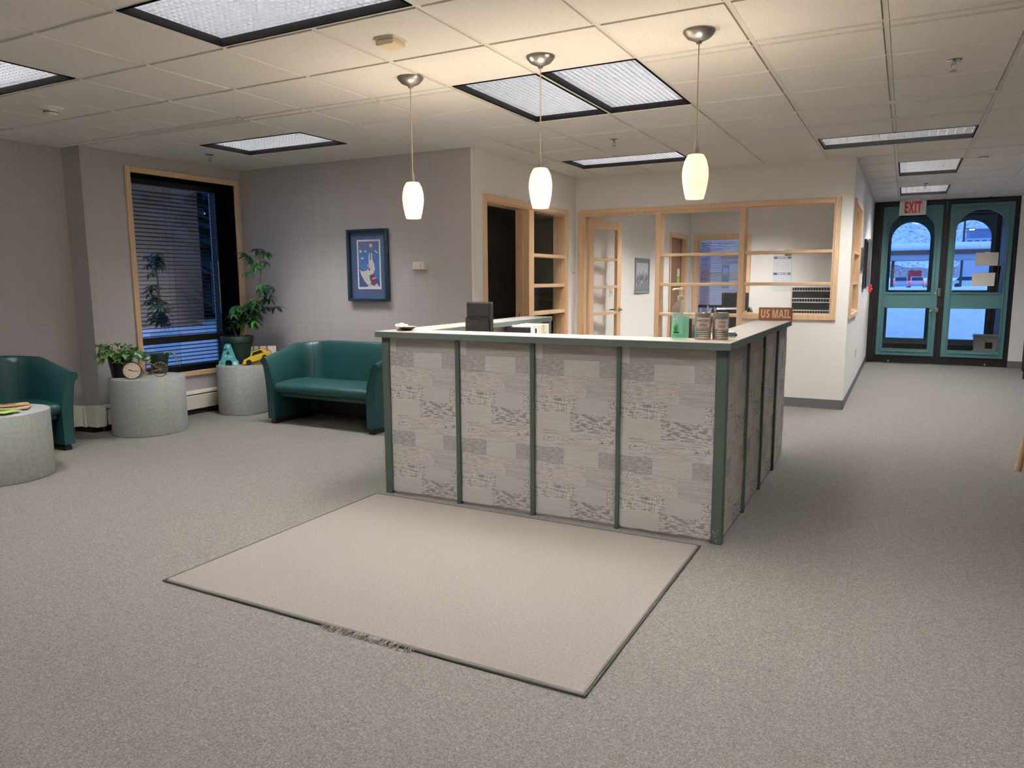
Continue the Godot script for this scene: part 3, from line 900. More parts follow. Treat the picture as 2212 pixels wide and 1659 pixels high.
func arch_leaf(x0: float, x1: float, ox0: float, ox1: float, m: Material, d: Node3D, trim: Material) -> void:
	# green leaf face in local coordinates (x, y), z forward; arched opening above, square one below
	var y0 := 0.13; var y1 := 2.49; var ob := 1.14; var pb := 0.89; var lb := 0.235
	var R := (ox1 - ox0) / 2; var cx := (ox0 + ox1) / 2; var sp := 2.395 - R
	var f := 0.030; var k0 := -0.012
	var b := B.new()
	b.box(Vector3(x0, y0, k0), Vector3(ox0, y1, f)).box(Vector3(ox1, y0, k0), Vector3(x1, y1, f))
	b.box(Vector3(ox0, y0, k0), Vector3(ox1, lb, f)).box(Vector3(ox0, pb, k0), Vector3(ox1, ob, f))
	var seg := 28
	for s in seg:
		var a := PI - PI * s / seg; var c := PI - PI * (s + 1) / seg
		var p := Vector2(cx + R * cos(a), sp + R * sin(a)); var q := Vector2(cx + R * cos(c), sp + R * sin(c))
		b.quad(Vector3(p.x, y1, f), Vector3(q.x, y1, f), Vector3(q.x, q.y, f), Vector3(p.x, p.y, f), Vector3(0, 0, 1))
		b.quad(Vector3(p.x, y1, k0), Vector3(q.x, y1, k0), Vector3(q.x, q.y, k0), Vector3(p.x, p.y, k0), Vector3(0, 0, -1))
		var nn := Vector3(-(cos(a) + cos(c)) / 2, -(sin(a) + sin(c)) / 2, 0).normalized()
		b.quad(Vector3(p.x, p.y, f), Vector3(q.x, q.y, f), Vector3(q.x, q.y, k0), Vector3(p.x, p.y, k0), nn)
	b.quad(Vector3(ox0, y1, f), Vector3(ox1, y1, f), Vector3(ox1, y1, k0), Vector3(ox0, y1, k0), Vector3(0, 1, 0))
	part("arched_panel", b, m, d)
	# raised bead round the face and the middle panel
	var e := B.new()
	var bx0 := x0 + 0.052; var bx1 := x1 - 0.052; var by0 := y0 + 0.055; var by1 := y1 - 0.05
	for q in [[bx0, bx0 + 0.018, by0, by1], [bx1 - 0.018, bx1, by0, by1], [bx0 + 0.018, bx1 - 0.018, by0, by0 + 0.02], [bx0 + 0.018, bx1 - 0.018, by1 - 0.018, by1], [bx0 + 0.018, bx1 - 0.018, ob - 0.03, ob - 0.008], [bx0 + 0.018, bx1 - 0.018, pb + 0.004, pb + 0.024]]:
		e.bevel(Vector3(q[0], q[2], f - 0.002), Vector3(q[1], q[3], f + 0.012), 0.004)
	part("bead", e, trim, d)
	for p in [[lb, pb], [ob, 2.40]]:
		part("pane", B.new().quad(Vector3(ox0, p[1], 0), Vector3(ox1, p[1], 0), Vector3(ox1, p[0], 0), Vector3(ox0, p[0], 0), Vector3(0, 0, 1)), M.pane, d)

func entrance(called: String, label: String, z: float, m: Material, hardware: bool) -> void:
	var d := struct_root(called, label, Vector3(0.47, 0, z))
	var L := [[-0.84, -0.015, -0.75, -0.108], [0.085, 0.912, 0.175, 0.847]]
	var f := B.new()
	f.box(Vector3(-0.98, 0, -0.08), Vector3(-0.885, TOP, 0.02)).box(Vector3(0.945, 0, -0.08), Vector3(0.98, TOP, 0.02)).box(Vector3(-0.885, 2.53, -0.08), Vector3(0.945, TOP, 0.02))
	f.box(Vector3(-0.90, 0, -0.08), Vector3(-0.885, TOP, 0.035))
	part("door_frame", f, M.frameblack, d)
	for k in 2:
		var a: float = -0.882 if k == 0 else 0.038
		var b: float = 0.032 if k == 0 else 0.942
		var q: Array = L[k]
		var s := B.new()
		var zz := -0.04
		s.box(Vector3(a, 0.012, zz), Vector3(q[2], 2.525, 0.012)).box(Vector3(q[3], 0.012, zz), Vector3(b, 2.525, 0.012))
		s.box(Vector3(q[2], 0.012, zz), Vector3(q[3], 0.235, 0.012)).box(Vector3(q[2], 2.40, zz), Vector3(q[3], 2.525, 0.012)).box(Vector3(q[2], 0.89, zz), Vector3(q[3], 1.14, 0.012))
		part("leaf_frame", s, M.frameblack, d)
		arch_leaf(q[0], q[1], q[2], q[3], m, d, m)
		part("door_stop", B.new().tube([Vector3((a + b) / 2 + (-0.22 if k == 0 else 0.20), 0.03, 0.0), Vector3((a + b) / 2 + (-0.22 if k == 0 else 0.20), 0.03, 0.03)], 0.014, 14), M.steel, d)
	if hardware:
		var kp := part("keypad", B.new().bevel(Vector3(-0.02, 1.085, 0.012), Vector3(0.02, 1.195, 0.045), 0.004), M.blackmetal, d)
		part("rim", B.new().box(Vector3(-0.024, 1.08, 0.02), Vector3(0.024, 1.2, 0.03)), M.plastic, kp)
		for k in 5: part("key", B.new().cbox(Vector3(0, 1.104 + k * 0.018, 0.046), Vector3(0.014, 0.01, 0.004)), M.plastic, kp)
		part("lock_cylinder", B.new().tube([Vector3(-0.045, 1.13, 0.03), Vector3(-0.045, 1.13, 0.042)], 0.014, 14), M.steel, d)
		part("lever_handle", B.new().bevel(Vector3(-0.04, 0.83, 0.03), Vector3(0.012, 0.90, 0.042), 0.004).tube([Vector3(-0.014, 0.855, 0.042), Vector3(-0.014, 0.855, 0.075), Vector3(-0.11, 0.85, 0.078)], 0.010, 10), M.steel, d)

func vestibule() -> void:
	var H := 2.82
	struct("wall_vestibule_left", wall("x", -0.65, -0.51, -16.0, -13.6, 0, H, []), M.vest, "grey wall of the entry vestibule")
	struct("wall_vestibule_right", wall("x", 1.45, 1.6, -16.0, -13.6, 0, H, []), M.vest, "grey wall of the entry vestibule")
	struct("floor_vestibule", B.new().box(Vector3(-0.65, -0.12, -16.0), Vector3(1.6, 0.0, -13.45)), M.carpet, "carpeted floor of the entry vestibule")
	struct("ceiling_vestibule", B.new().box(Vector3(-0.65, TOP, -16.0), Vector3(1.6, TOP + 0.05, -13.53)), M.white, "plain ceiling of the entry vestibule")
	entrance("door_1", "pair of green doors with arched glass in black frames", -13.47, M.doorgreen, true)
	entrance("door_4", "outer pair of arched doors beyond the vestibule", -15.9, M.doorgreen, false)

# ---------------------------------------------------------------- reception desk
func wpart(called: String, b: B, m: Material, parent: Node3D, kind := "", label := "") -> MeshInstance3D:
	# b is given in world coordinates, parent is unturned
	return part(called, b.move(Transform3D(Basis(), -parent.position)), m, parent, kind, label)

func reception() -> void:
	var d := thing("reception_desk", "U-shaped reception desk clad in grey printed planks with green counter edge", "desk", Vector3(-1.86, 0, -4.8))
	# core walls behind the cladding
	wpart("body", B.new().box(Vector3(-2.915, 0.0, -3.90), Vector3(-0.785, 1.0166, -3.768)).box(Vector3(-0.93, 0.0, -5.955), Vector3(-0.785, 1.0166, -3.90)).box(Vector3(-2.915, 0.0, -5.80), Vector3(-2.78, 1.0166, -3.90)), M.strip, d)
	var rows := [[0.928, 1.0166, [[0.0, 0.09, 9], [0.09, 1.0, 0]]]]
	for o in [0.0, -0.508]:
		rows.append([0.835 + o, 0.928 + o, [[0.0, 0.358, 1], [0.358, 0.788, 2], [0.788, 1.0, 3]]])
		rows.append([0.712 + o, 0.835 + o, [[0.0, 0.636, 4], [0.636, 1.0, 5]]])
		rows.append([0.627 + o, 0.712 + o, [[0.0, 0.511, 6], [0.511, 0.897, 7], [0.897, 1.0, 8]]])
		rows.append([0.525 + o, 0.627 + o, [[0.0, 0.442, 9], [0.442, 1.0, 10]]])
		if o == 0.0: rows.append([0.42, 0.525, [[0.0, 0.10, 9], [0.10, 1.0, 11]]])
	var fronts := [[-2.868, -2.373], [-2.345, -1.868], [-1.841, -1.346], [-1.325, -0.82]]
	var lift := 0
	for f in fronts:
		for r in rows:
			for k in r[2]:
				lift = (lift * 7 + 3) % 11
				var t := 0.0022 + 0.00012 * lift
				var x0: float = lerpf(f[0], f[1], k[0]); var x1: float = lerpf(f[0], f[1], k[1])
				wpart("plank", B.new().box(Vector3(x0, r[0], -3.768), Vector3(x1, r[1], -3.768 + t * 3.0)), M.plank[k[2]], d)
	var sides := [[-3.80, -4.344], [-4.365, -4.893], [-4.916, -5.434], [-5.465, -5.955]]
	for f in sides:
		for r in rows:
			for k in r[2]:
				lift = (lift * 7 + 3) % 11
				var t := 0.0022 + 0.00012 * lift
				var z0: float = lerpf(f[0], f[1], k[0]); var z1: float = lerpf(f[0], f[1], k[1])
				wpart("plank", B.new().box(Vector3(-0.785, r[0], z1), Vector3(-0.785 + t * 3.0, r[1], z0)), M.plank[k[2]], d)
	# battens and corner posts
	for x in [[-2.373, -2.345], [-1.868, -1.841], [-1.346, -1.325]]:
		wpart("batten", B.new().bevel(Vector3(x[0], 0.0, -3.770), Vector3(x[1], 1.0166, -3.742), 0.002), M.greendark, d)
	for z in [[-4.365, -4.344], [-4.916, -4.893], [-5.465, -5.434]]:
		wpart("batten", B.new().bevel(Vector3(-0.787, 0.0, z[0]), Vector3(-0.762, 1.0166, z[1]), 0.002), M.greendark, d)
	wpart("corner_post", B.new().bevel(Vector3(-0.82, 0.0, -3.80), Vector3(-0.764, 1.0166, -3.748), 0.003), M.greendark, d)
	wpart("corner_post", B.new().bevel(Vector3(-2.92, 0.0, -3.80), Vector3(-2.868, 1.0166, -3.742), 0.003), M.greendark, d)
	wpart("end_panel", B.new().bevel(Vector3(-2.93, 0.0, -5.83), Vector3(-2.70, 1.0166, -5.80), 0.003), M.green, d)
	# counter: green edge band with a pale laminate top
	var e := B.new()
	var y0 := 1.0166
	e.box(Vector3(-2.955, y0, -3.965), Vector3(-0.745, CT - 0.003, -3.72)).box(Vector3(-0.99, y0, -5.95), Vector3(-0.745, CT - 0.003, -3.965)).box(Vector3(-2.955, y0, -5.85), Vector3(-2.70, CT - 0.003, -3.965))
	wpart("counter_edge", e, M.green, d)
	var t := B.new()
	t.box(Vector3(-2.953, CT - 0.003, -3.965), Vector3(-0.747, CT, -3.722)).box(Vector3(-0.988, CT - 0.003, -5.948), Vector3(-0.747, CT, -3.965)).box(Vector3(-2.953, CT - 0.003, -5.848), Vector3(-2.702, CT, -3.965))
	wpart("counter_top", t, M.counter, d)
	wpart("work_surface", B.new().box(Vector3(-2.78, 0.70, -4.52), Vector3(-0.93, 0.735, -3.90)).box(Vector3(-2.78, 0.70, -5.80), Vector3(-2.2, 0.735, -4.52)), M.counter, d)
	var n := noise(91, 0.4, 2)
	wpart("tack_board", B.new().box(Vector3(-2.78, 0.74, -5.78), Vector3(-2.772, 1.01, -3.95)), mat(col(190, 168, 156), 0.9), d)
	# scuffed paint at the foot of the corner post
	var chip := mat(col(176, 172, 164), 0.8)
	var rg := RandomNumberGenerator.new(); rg.seed = 5
	for k in 9:
		var x := rg.randf_range(-0.812, -0.776); var y := rg.randf_range(0.004, 0.075)
		var dr := Vector2.from_angle(rg.randf_range(0.3, 2.8)) * rg.randf_range(0.010, 0.026)
		var sd := dr.orthogonal() * 0.09
		var p := PackedVector2Array([Vector2.ZERO, dr * 0.45 + sd, dr, dr * 0.5 - sd * 0.4])
		wpart("paint_chip", B.new().ext(p, Vector3(clampf(x, -0.812, -0.785), y, -3.7484), Vector3(1, 0, 0), Vector3(0, 1, 0), Vector3(0, 0, 0.0008)), chip, d)

func counter_things() -> void:
	# sanitiser bottle
	var c := Vector3(-1.042, CT, -3.868)
	var b := thing("sanitizer_bottle", "clear pump bottle of green hand sanitizer on the counter", "bottle", c, 0.26)
	var body := [Vector2(0.0, 0.0), Vector2(0.040, 0.0), Vector2(0.046, 0.006), Vector2(0.047, 0.14), Vector2(0.043, 0.165), Vector2(0.032, 0.188), Vector2(0.016, 0.202), Vector2(0.013, 0.215)]
	var g := mat(Color(1, 1, 1, 0.04), 0.03)
	g.transparency = BaseMaterial3D.TRANSPARENCY_ALPHA
	part("body", B.new().lathe(body, 40), g, b)
	var liq := mat(Color(0.52, 0.94, 0.78, 0.42), 0.3)
	liq.transparency = BaseMaterial3D.TRANSPARENCY_ALPHA
	part("gel", B.new().lathe([Vector2(0.0, 0.004), Vector2(0.040, 0.004), Vector2(0.0445, 0.009), Vector2(0.0445, 0.125), Vector2(0.0, 0.126)], 40), liq, b)
	part("pump", B.new().lathe([Vector2(0.014, 0.207), Vector2(0.0165, 0.209), Vector2(0.0165, 0.228), Vector2(0.008, 0.231), Vector2(0.006, 0.258), Vector2(0.013, 0.26), Vector2(0.013, 0.27), Vector2(0.0, 0.272)], 24).tube([Vector3(0, 0.265, 0), Vector3(-0.034, 0.264, 0.0), Vector3(-0.04, 0.258, 0)], 0.005, 8), M.plastic, b)
	part("dip_tube", B.new().tube([Vector3(0, 0.01, 0), Vector3(0, 0.207, 0)], 0.003, 6), M.plastic, b)
	# printed label with an aloe plant
	var im := Image.create(160, 200, false, Image.FORMAT_RGB8)
	im.fill(col(150, 226, 196))
	im.fill_rect(Rect2i(0, 0, 160, 70), col(196, 226, 212))
	for k in 4: im.fill_rect(Rect2i(16, 18 + k * 11, 60 - k * 9, 4), col(92, 126, 112))
	var rr := RandomNumberGenerator.new(); rr.seed = 3
	for k in 9:
		var a := lerpf(-1.25, 1.25, k / 8.0)
		var tip := Vector2(62 + sin(a) * 66, 176 - cos(a) * 98 * rr.randf_range(0.7, 1.0))
		poly_fill(im, [Vector2(50, 178), Vector2(74, 178), tip], [col(52, 128, 62), col(82, 160, 80), col(34, 102, 56)][k % 3])
	poly_fill(im, [Vector2(10, 176), Vector2(116, 176), Vector2(98, 194), Vector2(26, 194)], col(40, 100, 58))
	part("label", curved_patch(0.0476, -0.95, 0.35, 0.03, 0.145), pmat(ImageTexture.create_from_image(im), 0.4), b)
	# pen tins
	for k in 2:
		var at: Vector3 = [Vector3(-0.925, CT, -3.888), Vector3(-0.842, CT, -3.925)][k]
		var j := thing("pen_tin", ["ribbed steel tin labelled SANITIZED PENS holding blue pens", "ribbed steel tin labelled USED PENS next to the first tin"][k], "tin", at, 0.0, "labelled pen tins on the counter")
		var pr := [Vector2(0.0, 0.003), Vector2(0.040, 0.003), Vector2(0.0415, 0.0)]
		for q in 6:
			pr.append_array([Vector2(0.0427, 0.005 + q * 0.011), Vector2(0.0404, 0.0100 + q * 0.011), Vector2(0.0427, 0.0150 + q * 0.011)])
		pr.append_array([Vector2(0.0425, 0.122), Vector2(0.041, 0.125), Vector2(0.0415, 0.139), Vector2(0.040, 0.142), Vector2(0.0385, 0.139), Vector2(0.0385, 0.02), Vector2(0.0, 0.02)])
		part("can", B.new().lathe(pr, 40), M.tin, j)
		var mid: float = [0.22, 0.38][k]
		var lb := part("label", curved_patch(0.0431, mid - 0.86, mid + 0.86, 0.064 - k * 0.008, 0.117 - k * 0.008), M.label, j)
		bent_letters(["SANITIZED", "USED"][k], 0.0112, 0.0437, 0.102 - k * 0.008, mid, M.ink, lb)
		bent_letters("PENS", 0.0118, 0.0437, 0.079 - k * 0.008, mid, M.ink, lb)
		if k == 0:
			for q in [[-0.026, 0.02, -0.012, 0.165, 0.008], [0.012, 0.01, 0.022, 0.178, 0.0], [-0.018, -0.01, -0.03, 0.168, 0.004]]:
				var pn := thing("pen", ["light blue pen leaning left in the sanitized tin", "light blue pen leaning right in the sanitized tin", "light blue pen at the back of the sanitized tin"][[-0.026, 0.012, -0.018].find(q[0])], "pen", at, 0.0, "pens in the sanitized tin")
				part("barrel", B.new().tube([Vector3(q[0] * 0.3, 0.023, q[1]), Vector3(q[2], q[3] - 0.02, q[4])], 0.0042, 10), mat(col(150, 190, 224), 0.35), pn)
				part("cap", B.new().tube([Vector3(q[2], q[3] - 0.02, q[4]), Vector3(q[2] * 1.04, q[3], q[4])], [0.0048, 0.004], 10), mat(col(190, 215, 236), 0.35), pn)
	# card reader behind the tins
	var cr := thing("card_reader", "small white and navy card reader behind the pen tins", "card reader", Vector3(-0.835, CT, -4.13), 0.25)
	part("shell", B.new().bevel(Vector3(-0.035, 0, -0.05), Vector3(0.035, 0.02, 0.05), 0.008), M.plastic, cr)
	part("face", B.new().bevel(Vector3(-0.03, 0.02, -0.046), Vector3(0.03, 0.036, 0.046), 0.008), mat(col(222, 224, 226), 0.3), cr)
	part("band", B.new().bevel(Vector3(-0.037, 0.008, 0.02), Vector3(0.037, 0.022, 0.052), 0.004), mat(col(46, 62, 92), 0.3), cr)
	# US MAIL plate
	var s := thing("mail_sign", "brown wooden sign reading US MAIL at the counter end", "sign", Vector3(-0.862, CT, -5.925), 0.06)
	var pl := part("plate", B.new().bevel(Vector3(-0.122, 0.0, -0.004), Vector3(0.122, 0.098, 0.004), 0.003), tmat(M.wood_h.albedo_texture, 0.4, Vector3(3, 12, 3), false, col(146, 108, 84)), s)
	letters("US MAIL", 0.062, mat(col(206, 172, 146), 0.45), pl, Transform3D(Basis(), Vector3(0, 0.047, 0.0042)), 0.0016, "lettering", 700, "Droid Sans", 0.214)
	# dish and shell
	var ds := thing("dish", "small dark shallow dish at the left end of the counter", "dish", Vector3(-2.80, CT, -3.86))
	part("bowl", B.new().lathe([Vector2(0.0, 0.0), Vector2(0.022, 0.0), Vector2(0.028, 0.006), Vector2(0.05, 0.018), Vector2(0.062, 0.026), Vector2(0.058, 0.026), Vector2(0.03, 0.012), Vector2(0.0, 0.01)], 32), mat(col(54, 52, 48), 0.25), ds)
	part("glaze", B.new().lathe([Vector2(0.058, 0.0262), Vector2(0.03, 0.0125), Vector2(0.0, 0.0105)], 32), mat(col(196, 194, 186), 0.3), ds)
	var sh := thing("seashell", "pale seashell lying beside the small dark dish", "shell", Vector3(-2.868, CT, -3.885), 0.5)
	var sp := []
	var sr := []
	for k in 26:
		var a := k * 0.62
		sp.append(Vector3(-0.035 + k * 0.0030, 0.022 + sin(a) * 0.004, cos(a) * 0.004)); sr.append(0.006 + 0.016 * sin(PI * clampf((k + 3) / 30.0, 0, 1)))
	part("shell", B.new().tube(sp, sr, 14), mat(col(232, 220, 208), 0.5), sh)

func curved_patch(r: float, a0: float, a1: float, y0: float, y1: float) -> B:
	var b := B.new()
	var n := 14
	for k in n:
		var p := lerpf(a0, a1, k / float(n)); var q := lerpf(a0, a1, (k + 1) / float(n))
		var d0 := Vector3(sin(p), 0, cos(p)); var d1 := Vector3(sin(q), 0, cos(q))
		var A := d0 * r + Vector3(0, y1, 0); var Bq := d1 * r + Vector3(0, y1, 0); var C := d1 * r + Vector3(0, y0, 0); var D := d0 * r + Vector3(0, y0, 0)
		var u0 := k / float(n); var u1 := (k + 1) / float(n)
		b.tri(A, Bq, C, d0, d1, d1, Vector2(u0, 0), Vector2(u1, 0), Vector2(u1, 1))
		b.tri(A, C, D, d0, d1, d0, Vector2(u0, 0), Vector2(u1, 1), Vector2(u0, 1))
	return b

func desk_inside() -> void:
	# monitor seen from behind
	var m := thing("computer_monitor", "back of a black computer monitor standing behind the counter", "monitor", Vector3(-2.535, 0.735, -4.32), -0.05)
	var mm := mat(col(40, 40, 42), 0.35)
	part("casing", B.new().bevel(Vector3(-0.10, 0.13, -0.02), Vector3(0.10, 0.49, 0.012), 0.005), mm, m)
	part("back_panel", B.new().bevel(Vector3(-0.094, 0.39, 0.008), Vector3(0.084, 0.484, 0.017), 0.003), mat(col(34, 34, 36), 0.5), m)
	var pr := []
	for k in 9:
		var u := k / 8.0
		pr.append(Vector2(lerpf(-0.094, 0.084, u), 0.385 - 0.018 * (1.0 - pow(2 * u - 1, 2))))
	pr.append(Vector2(0.084, 0.15)); pr.append(Vector2(-0.094, 0.15))
	part("rear_bulge", B.new().ext(PackedVector2Array(pr), Vector3(0, 0, 0.010), Vector3(1, 0, 0), Vector3(0, 1, 0), Vector3(0, 0, 0.022)), mat(col(44, 44, 46), 0.28), m)
	part("screen", B.new().quad(Vector3(0.09, 0.48, -0.0205), Vector3(-0.09, 0.48, -0.0205), Vector3(-0.09, 0.15, -0.0205), Vector3(0.09, 0.15, -0.0205), Vector3(0, 0, -1)), M.black, m)
	part("stand", B.new().bevel(Vector3(-0.03, 0.006, -0.015), Vector3(0.03, 0.2, 0.008), 0.004).bevel(Vector3(-0.09, 0.0, -0.08), Vector3(0.09, 0.012, 0.07), 0.004), M.black, m)
	# row of binders along the left wing
	var cols := [col(30, 30, 32), col(238, 236, 232), col(244, 242, 238), col(40, 40, 42), col(246, 244, 240), col(240, 238, 232), col(226, 204, 60), col(232, 232, 230), col(240, 240, 238)]
	var labs := ["black binder at the near end of the row behind the counter", "white binder with a low spine next to the black one", "tall white binder with a dark spine mark", "thin black binder between the white ones", "wide white binder marked EX on its spine", "cream binder left of the yellow one", "yellow binder in the row behind the counter", "white binder right of the yellow one", "last white binder at the far end of the row"]
	var wd := [0.05, 0.03, 0.045, 0.03, 0.06, 0.045, 0.025, 0.04, 0.045]
	var hs := [0.275, 0.25, 0.285, 0.26, 0.285, 0.288, 0.286, 0.288, 0.285]
	var z := -5.02
	for k in 9:
		var t := thing("binder", labs[k], "binder", Vector3(-2.62, 0.735, z - wd[k] / 2), 0.0, "binders standing behind the counter")
		var cvr := part("cover", B.new().bevel(Vector3(-0.10, 0.0, -wd[k] / 2 + 0.001), Vector3(0.10, hs[k], wd[k] / 2 - 0.001), 0.003), mat(cols[k], 0.4), t)
		part("pages", B.new().box(Vector3(-0.1015, 0.012, -wd[k] / 2 + 0.006), Vector3(-0.099, hs[k] - 0.012, wd[k] / 2 - 0.006)), M.paper, t)
		if k == 4:
			letters("EX", 0.036, M.ink, cvr, Transform3D(Basis(Vector3.UP, PI / 2) * Basis(Vector3(0, 0, 1), -PI / 2), Vector3(0.1004, 0.2, 0.0)), 0.0008)
		elif k in [2, 5, 7]:
			part("spine_mark", B.new().box(Vector3(0.1, 0.12, -0.006), Vector3(0.1008, 0.22, 0.004)), mat(col(120, 118, 116), 0.7), cvr)
		z -= wd[k] + 0.001

# ---------------------------------------------------------------- seats
func tub(called: String, label: String, category: String, hw: float, at: Vector3, turn: float) -> void:
	var t := thing(called, label, category, at, turn)
	# plan of the inner face: right arm, back, left arm; local +z is the front
	var zb := -0.20; var rc := 0.13
	var path := []   # [point, outward, height, flare]
	var arm := 0.36 - (zb + rc)
	for k in 9:
		var u := k / 8.0
		path.append([Vector3(hw, 0, 0.36 - arm * u), Vector3(1, 0, 0), lerpf(0.645, 0.752, u), 1.0])
	for k in range(1, 8):
		var a := PI / 2 * k / 8.0
		path.append([Vector3(hw - rc + rc * cos(a), 0, zb + rc - rc * sin(a)), Vector3(cos(a), 0, -sin(a)), lerpf(0.752, 0.772, k / 8.0), lerpf(1.0, 0.72, k / 8.0)])
	var nb := 10
	for k in nb + 1:
		path.append([Vector3(lerpf(hw - rc, -hw + rc, k / float(nb)), 0, zb), Vector3(0, 0, -1), 0.774, 0.72])
	for k in range(7, 0, -1):
		var a := PI / 2 * k / 8.0
		path.append([Vector3(-hw + rc - rc * cos(a), 0, zb + rc - rc * sin(a)), Vector3(-cos(a), 0, -sin(a)), lerpf(0.752, 0.772, k / 8.0), lerpf(1.0, 0.72, k / 8.0)])
	for k in range(8, -1, -1):
		var u := k / 8.0
		path.append([Vector3(-hw, 0, 0.36 - arm * u), Vector3(-1, 0, 0), lerpf(0.645, 0.752, u), 1.0])
	var prof := func(h: float, fl: float) -> Array:
		return [Vector2(0.0, 0.05), Vector2(0.0, 0.20), Vector2(0.0, 0.34), Vector2(0.012 * fl, 0.43), Vector2(0.034 * fl, h - 0.13), Vector2(0.056 * fl, h - 0.06), Vector2(0.076 * fl, h - 0.018), Vector2(0.10 * fl, h - 0.002), Vector2(0.124 * fl, h - 0.004), Vector2(0.144 * fl, h - 0.02), Vector2(0.15 * fl, h - 0.042), Vector2(0.142 * fl, h - 0.062), Vector2(0.126 * fl, h - 0.073), Vector2(0.116 * fl, h - 0.10), Vector2(0.104 * fl, h - 0.18), Vector2(0.09 * fl, 0.34), Vector2(0.082 * fl, 0.20), Vector2(0.08 * fl, 0.05)]
	var grid := []
	for s in path:
		var ring := []
		for q in prof.call(s[2], s[3]): ring.append(s[0] + s[1] * q.x + Vector3(0, q.y, 0))
		grid.append(ring)
	var ns := grid.size(); var np: int = grid[0].size()
	var norm := []
	for i in ns:
		var rown := []
		for j in np:
			var du: Vector3 = grid[mini(i + 1, ns - 1)][j] - grid[maxi(i - 1, 0)][j]
			var dv: Vector3 = grid[i][mini(j + 1, np - 1)] - grid[i][maxi(j - 1, 0)]
			rown.append(dv.cross(du).normalized())
		norm.append(rown)
	# make the normals point out of the padding
	var b := B.new()
	for i in ns - 1:
		for j in np - 1:
			var nrm := []
			for q in [[i, j], [i + 1, j], [i + 1, j + 1], [i, j + 1]]:
				nrm.append(norm[q[0]][q[1]])
			var fl: Vector3 = nrm[0]
			var mid: Vector3 = path[i][0] + path[i][1] * 0.045 + Vector3(0, minf(grid[i][j].y, 0.64), 0)
			if fl.dot(grid[i][j] - mid) < 0.0:
				for k in 4: nrm[k] = -nrm[k]
			b.squad(grid[i][j], grid[i + 1][j], grid[i + 1][j + 1], grid[i][j + 1], nrm[0], nrm[1], nrm[2], nrm[3])
	part("padded_shell", b, M.leather, t)
	for e in [0, ns - 1]:
		var pr: Array = prof.call(path[e][2], 1.0)
		var sx: float = path[e][1].x
		var pl := PackedVector2Array()
		for q in pr: pl.append(Vector2(path[e][0].x + sx * q.x, q.y))
		var inner := PackedVector2Array()
		var c := Vector2(path[e][0].x + sx * 0.055, 0.40)
		var af := part("arm_front", B.new().ext(pl, Vector3(0, 0, 0.358), Vector3(1, 0, 0), Vector3(0, 1, 0), Vector3(0, 0, 0.012)), M.leather, t)
		var line := []
		for k in range(0, pr.size()):
			var q: Vector2 = pl[k]
			line.append(Vector3(q.x, q.y, 0.370))
		part("piping", B.new().tube(line, 0.0035, 6), M.piping, af)
		# stacked black foot under the arm
		var x0: float = path[e][0].x + sx * 0.008; var x1: float = path[e][0].x + sx * 0.066
		var ft := B.new()
		ft.box(Vector3(x0, 0.0, -0.22), Vector3(x1, 0.014, 0.355)).box(Vector3(x0 + sx * 0.004, 0.014, -0.22), Vector3(x1 - sx * 0.004, 0.02, 0.350)).box(Vector3(x0, 0.02, -0.22), Vector3(x1, 0.032, 0.355)).box(Vector3(x0 + sx * 0.004, 0.032, -0.22), Vector3(x1 - sx * 0.004, 0.05, 0.350))
		part("foot", ft, M.black, t)
	# seat cushion with a rounded nose
	var side := [Vector2(-0.205, 0.30), Vector2(0.30, 0.30)]
	for k in 9:
		var a := -PI / 2 + PI * k / 8.0
		side.append(Vector2(0.312 + 0.045 * cos(a), 0.350 + 0.048 * sin(a)))
	for k in range(1, 6): side.append(Vector2(0.31 - k * 0.085, 0.40 + 0.012 * sin(k * 0.6)))
	side.append(Vector2(-0.20, 0.385))
	var sb := B.new()
	var sn := []
	for k in side.size():
		var d: Vector2 = side[(k + 1) % side.size()] - side[(k - 1 + side.size()) % side.size()]
		sn.append(Vector2(d.y, -d.x).normalized())
	for k in side.size():
		var q := (k + 1) % side.size()
		var smooth: bool = k >= 2 and k < side.size() - 1
		var fn := Vector2((side[q] - side[k]).y, -(side[q] - side[k]).x).normalized()
		var n0: Vector2 = sn[k] if smooth else fn
		var n1: Vector2 = sn[q] if smooth else fn
		sb.squad(Vector3(-hw, side[k].y, side[k].x), Vector3(hw, side[k].y, side[k].x), Vector3(hw, side[q].y, side[q].x), Vector3(-hw, side[q].y, side[q].x), Vector3(0, n0.y, n0.x), Vector3(0, n0.y, n0.x), Vector3(0, n1.y, n1.x), Vector3(0, n1.y, n1.x))
	part("seat", sb, M.leather, t)
	part("seat_apron", B.new().bevel(Vector3(-hw + 0.001, 0.262, -0.19), Vector3(hw - 0.001, 0.30, 0.30), 0.006), M.leather, t)
	part("base_board", B.new().box(Vector3(-hw + 0.001, 0.02, -0.19), Vector3(hw - 0.001, 0.262, -0.16)), M.black, t)
	# seams where arms meet the back
	for sx in [-1.0, 1.0]:
		var ln := []
		for q in [[0.40, 0.0], [0.5, 0.012], [0.62, 0.026], [0.71, 0.045], [0.755, 0.07]]:
			ln.append(Vector3(sx * (hw - rc * 0.29 + q[1] * 0.7), q[0], zb + rc * 0.29 - q[1] * 0.6))
		part("seam", B.new().tube(ln, 0.0028, 6), M.piping, t)

func drum(label: String, c: Vector2, r: float, h: float) -> void:
	var t := thing("drum_table", label, "side table", Vector3(c.x, 0, c.y), 0.0, "grey cylindrical side tables")
	part("side", B.new().lathe([Vector2(r - 0.003, 0.0), Vector2(r - 0.003, 0.004), Vector2(r, 0.006), Vector2(r, h - 0.002), Vector2(r - 0.002, h)], 72), M.drum, t)
	part("top", B.new().disc(Vector3(0, h, 0), r - 0.002, Vector3.UP, 72), M.drum, t)

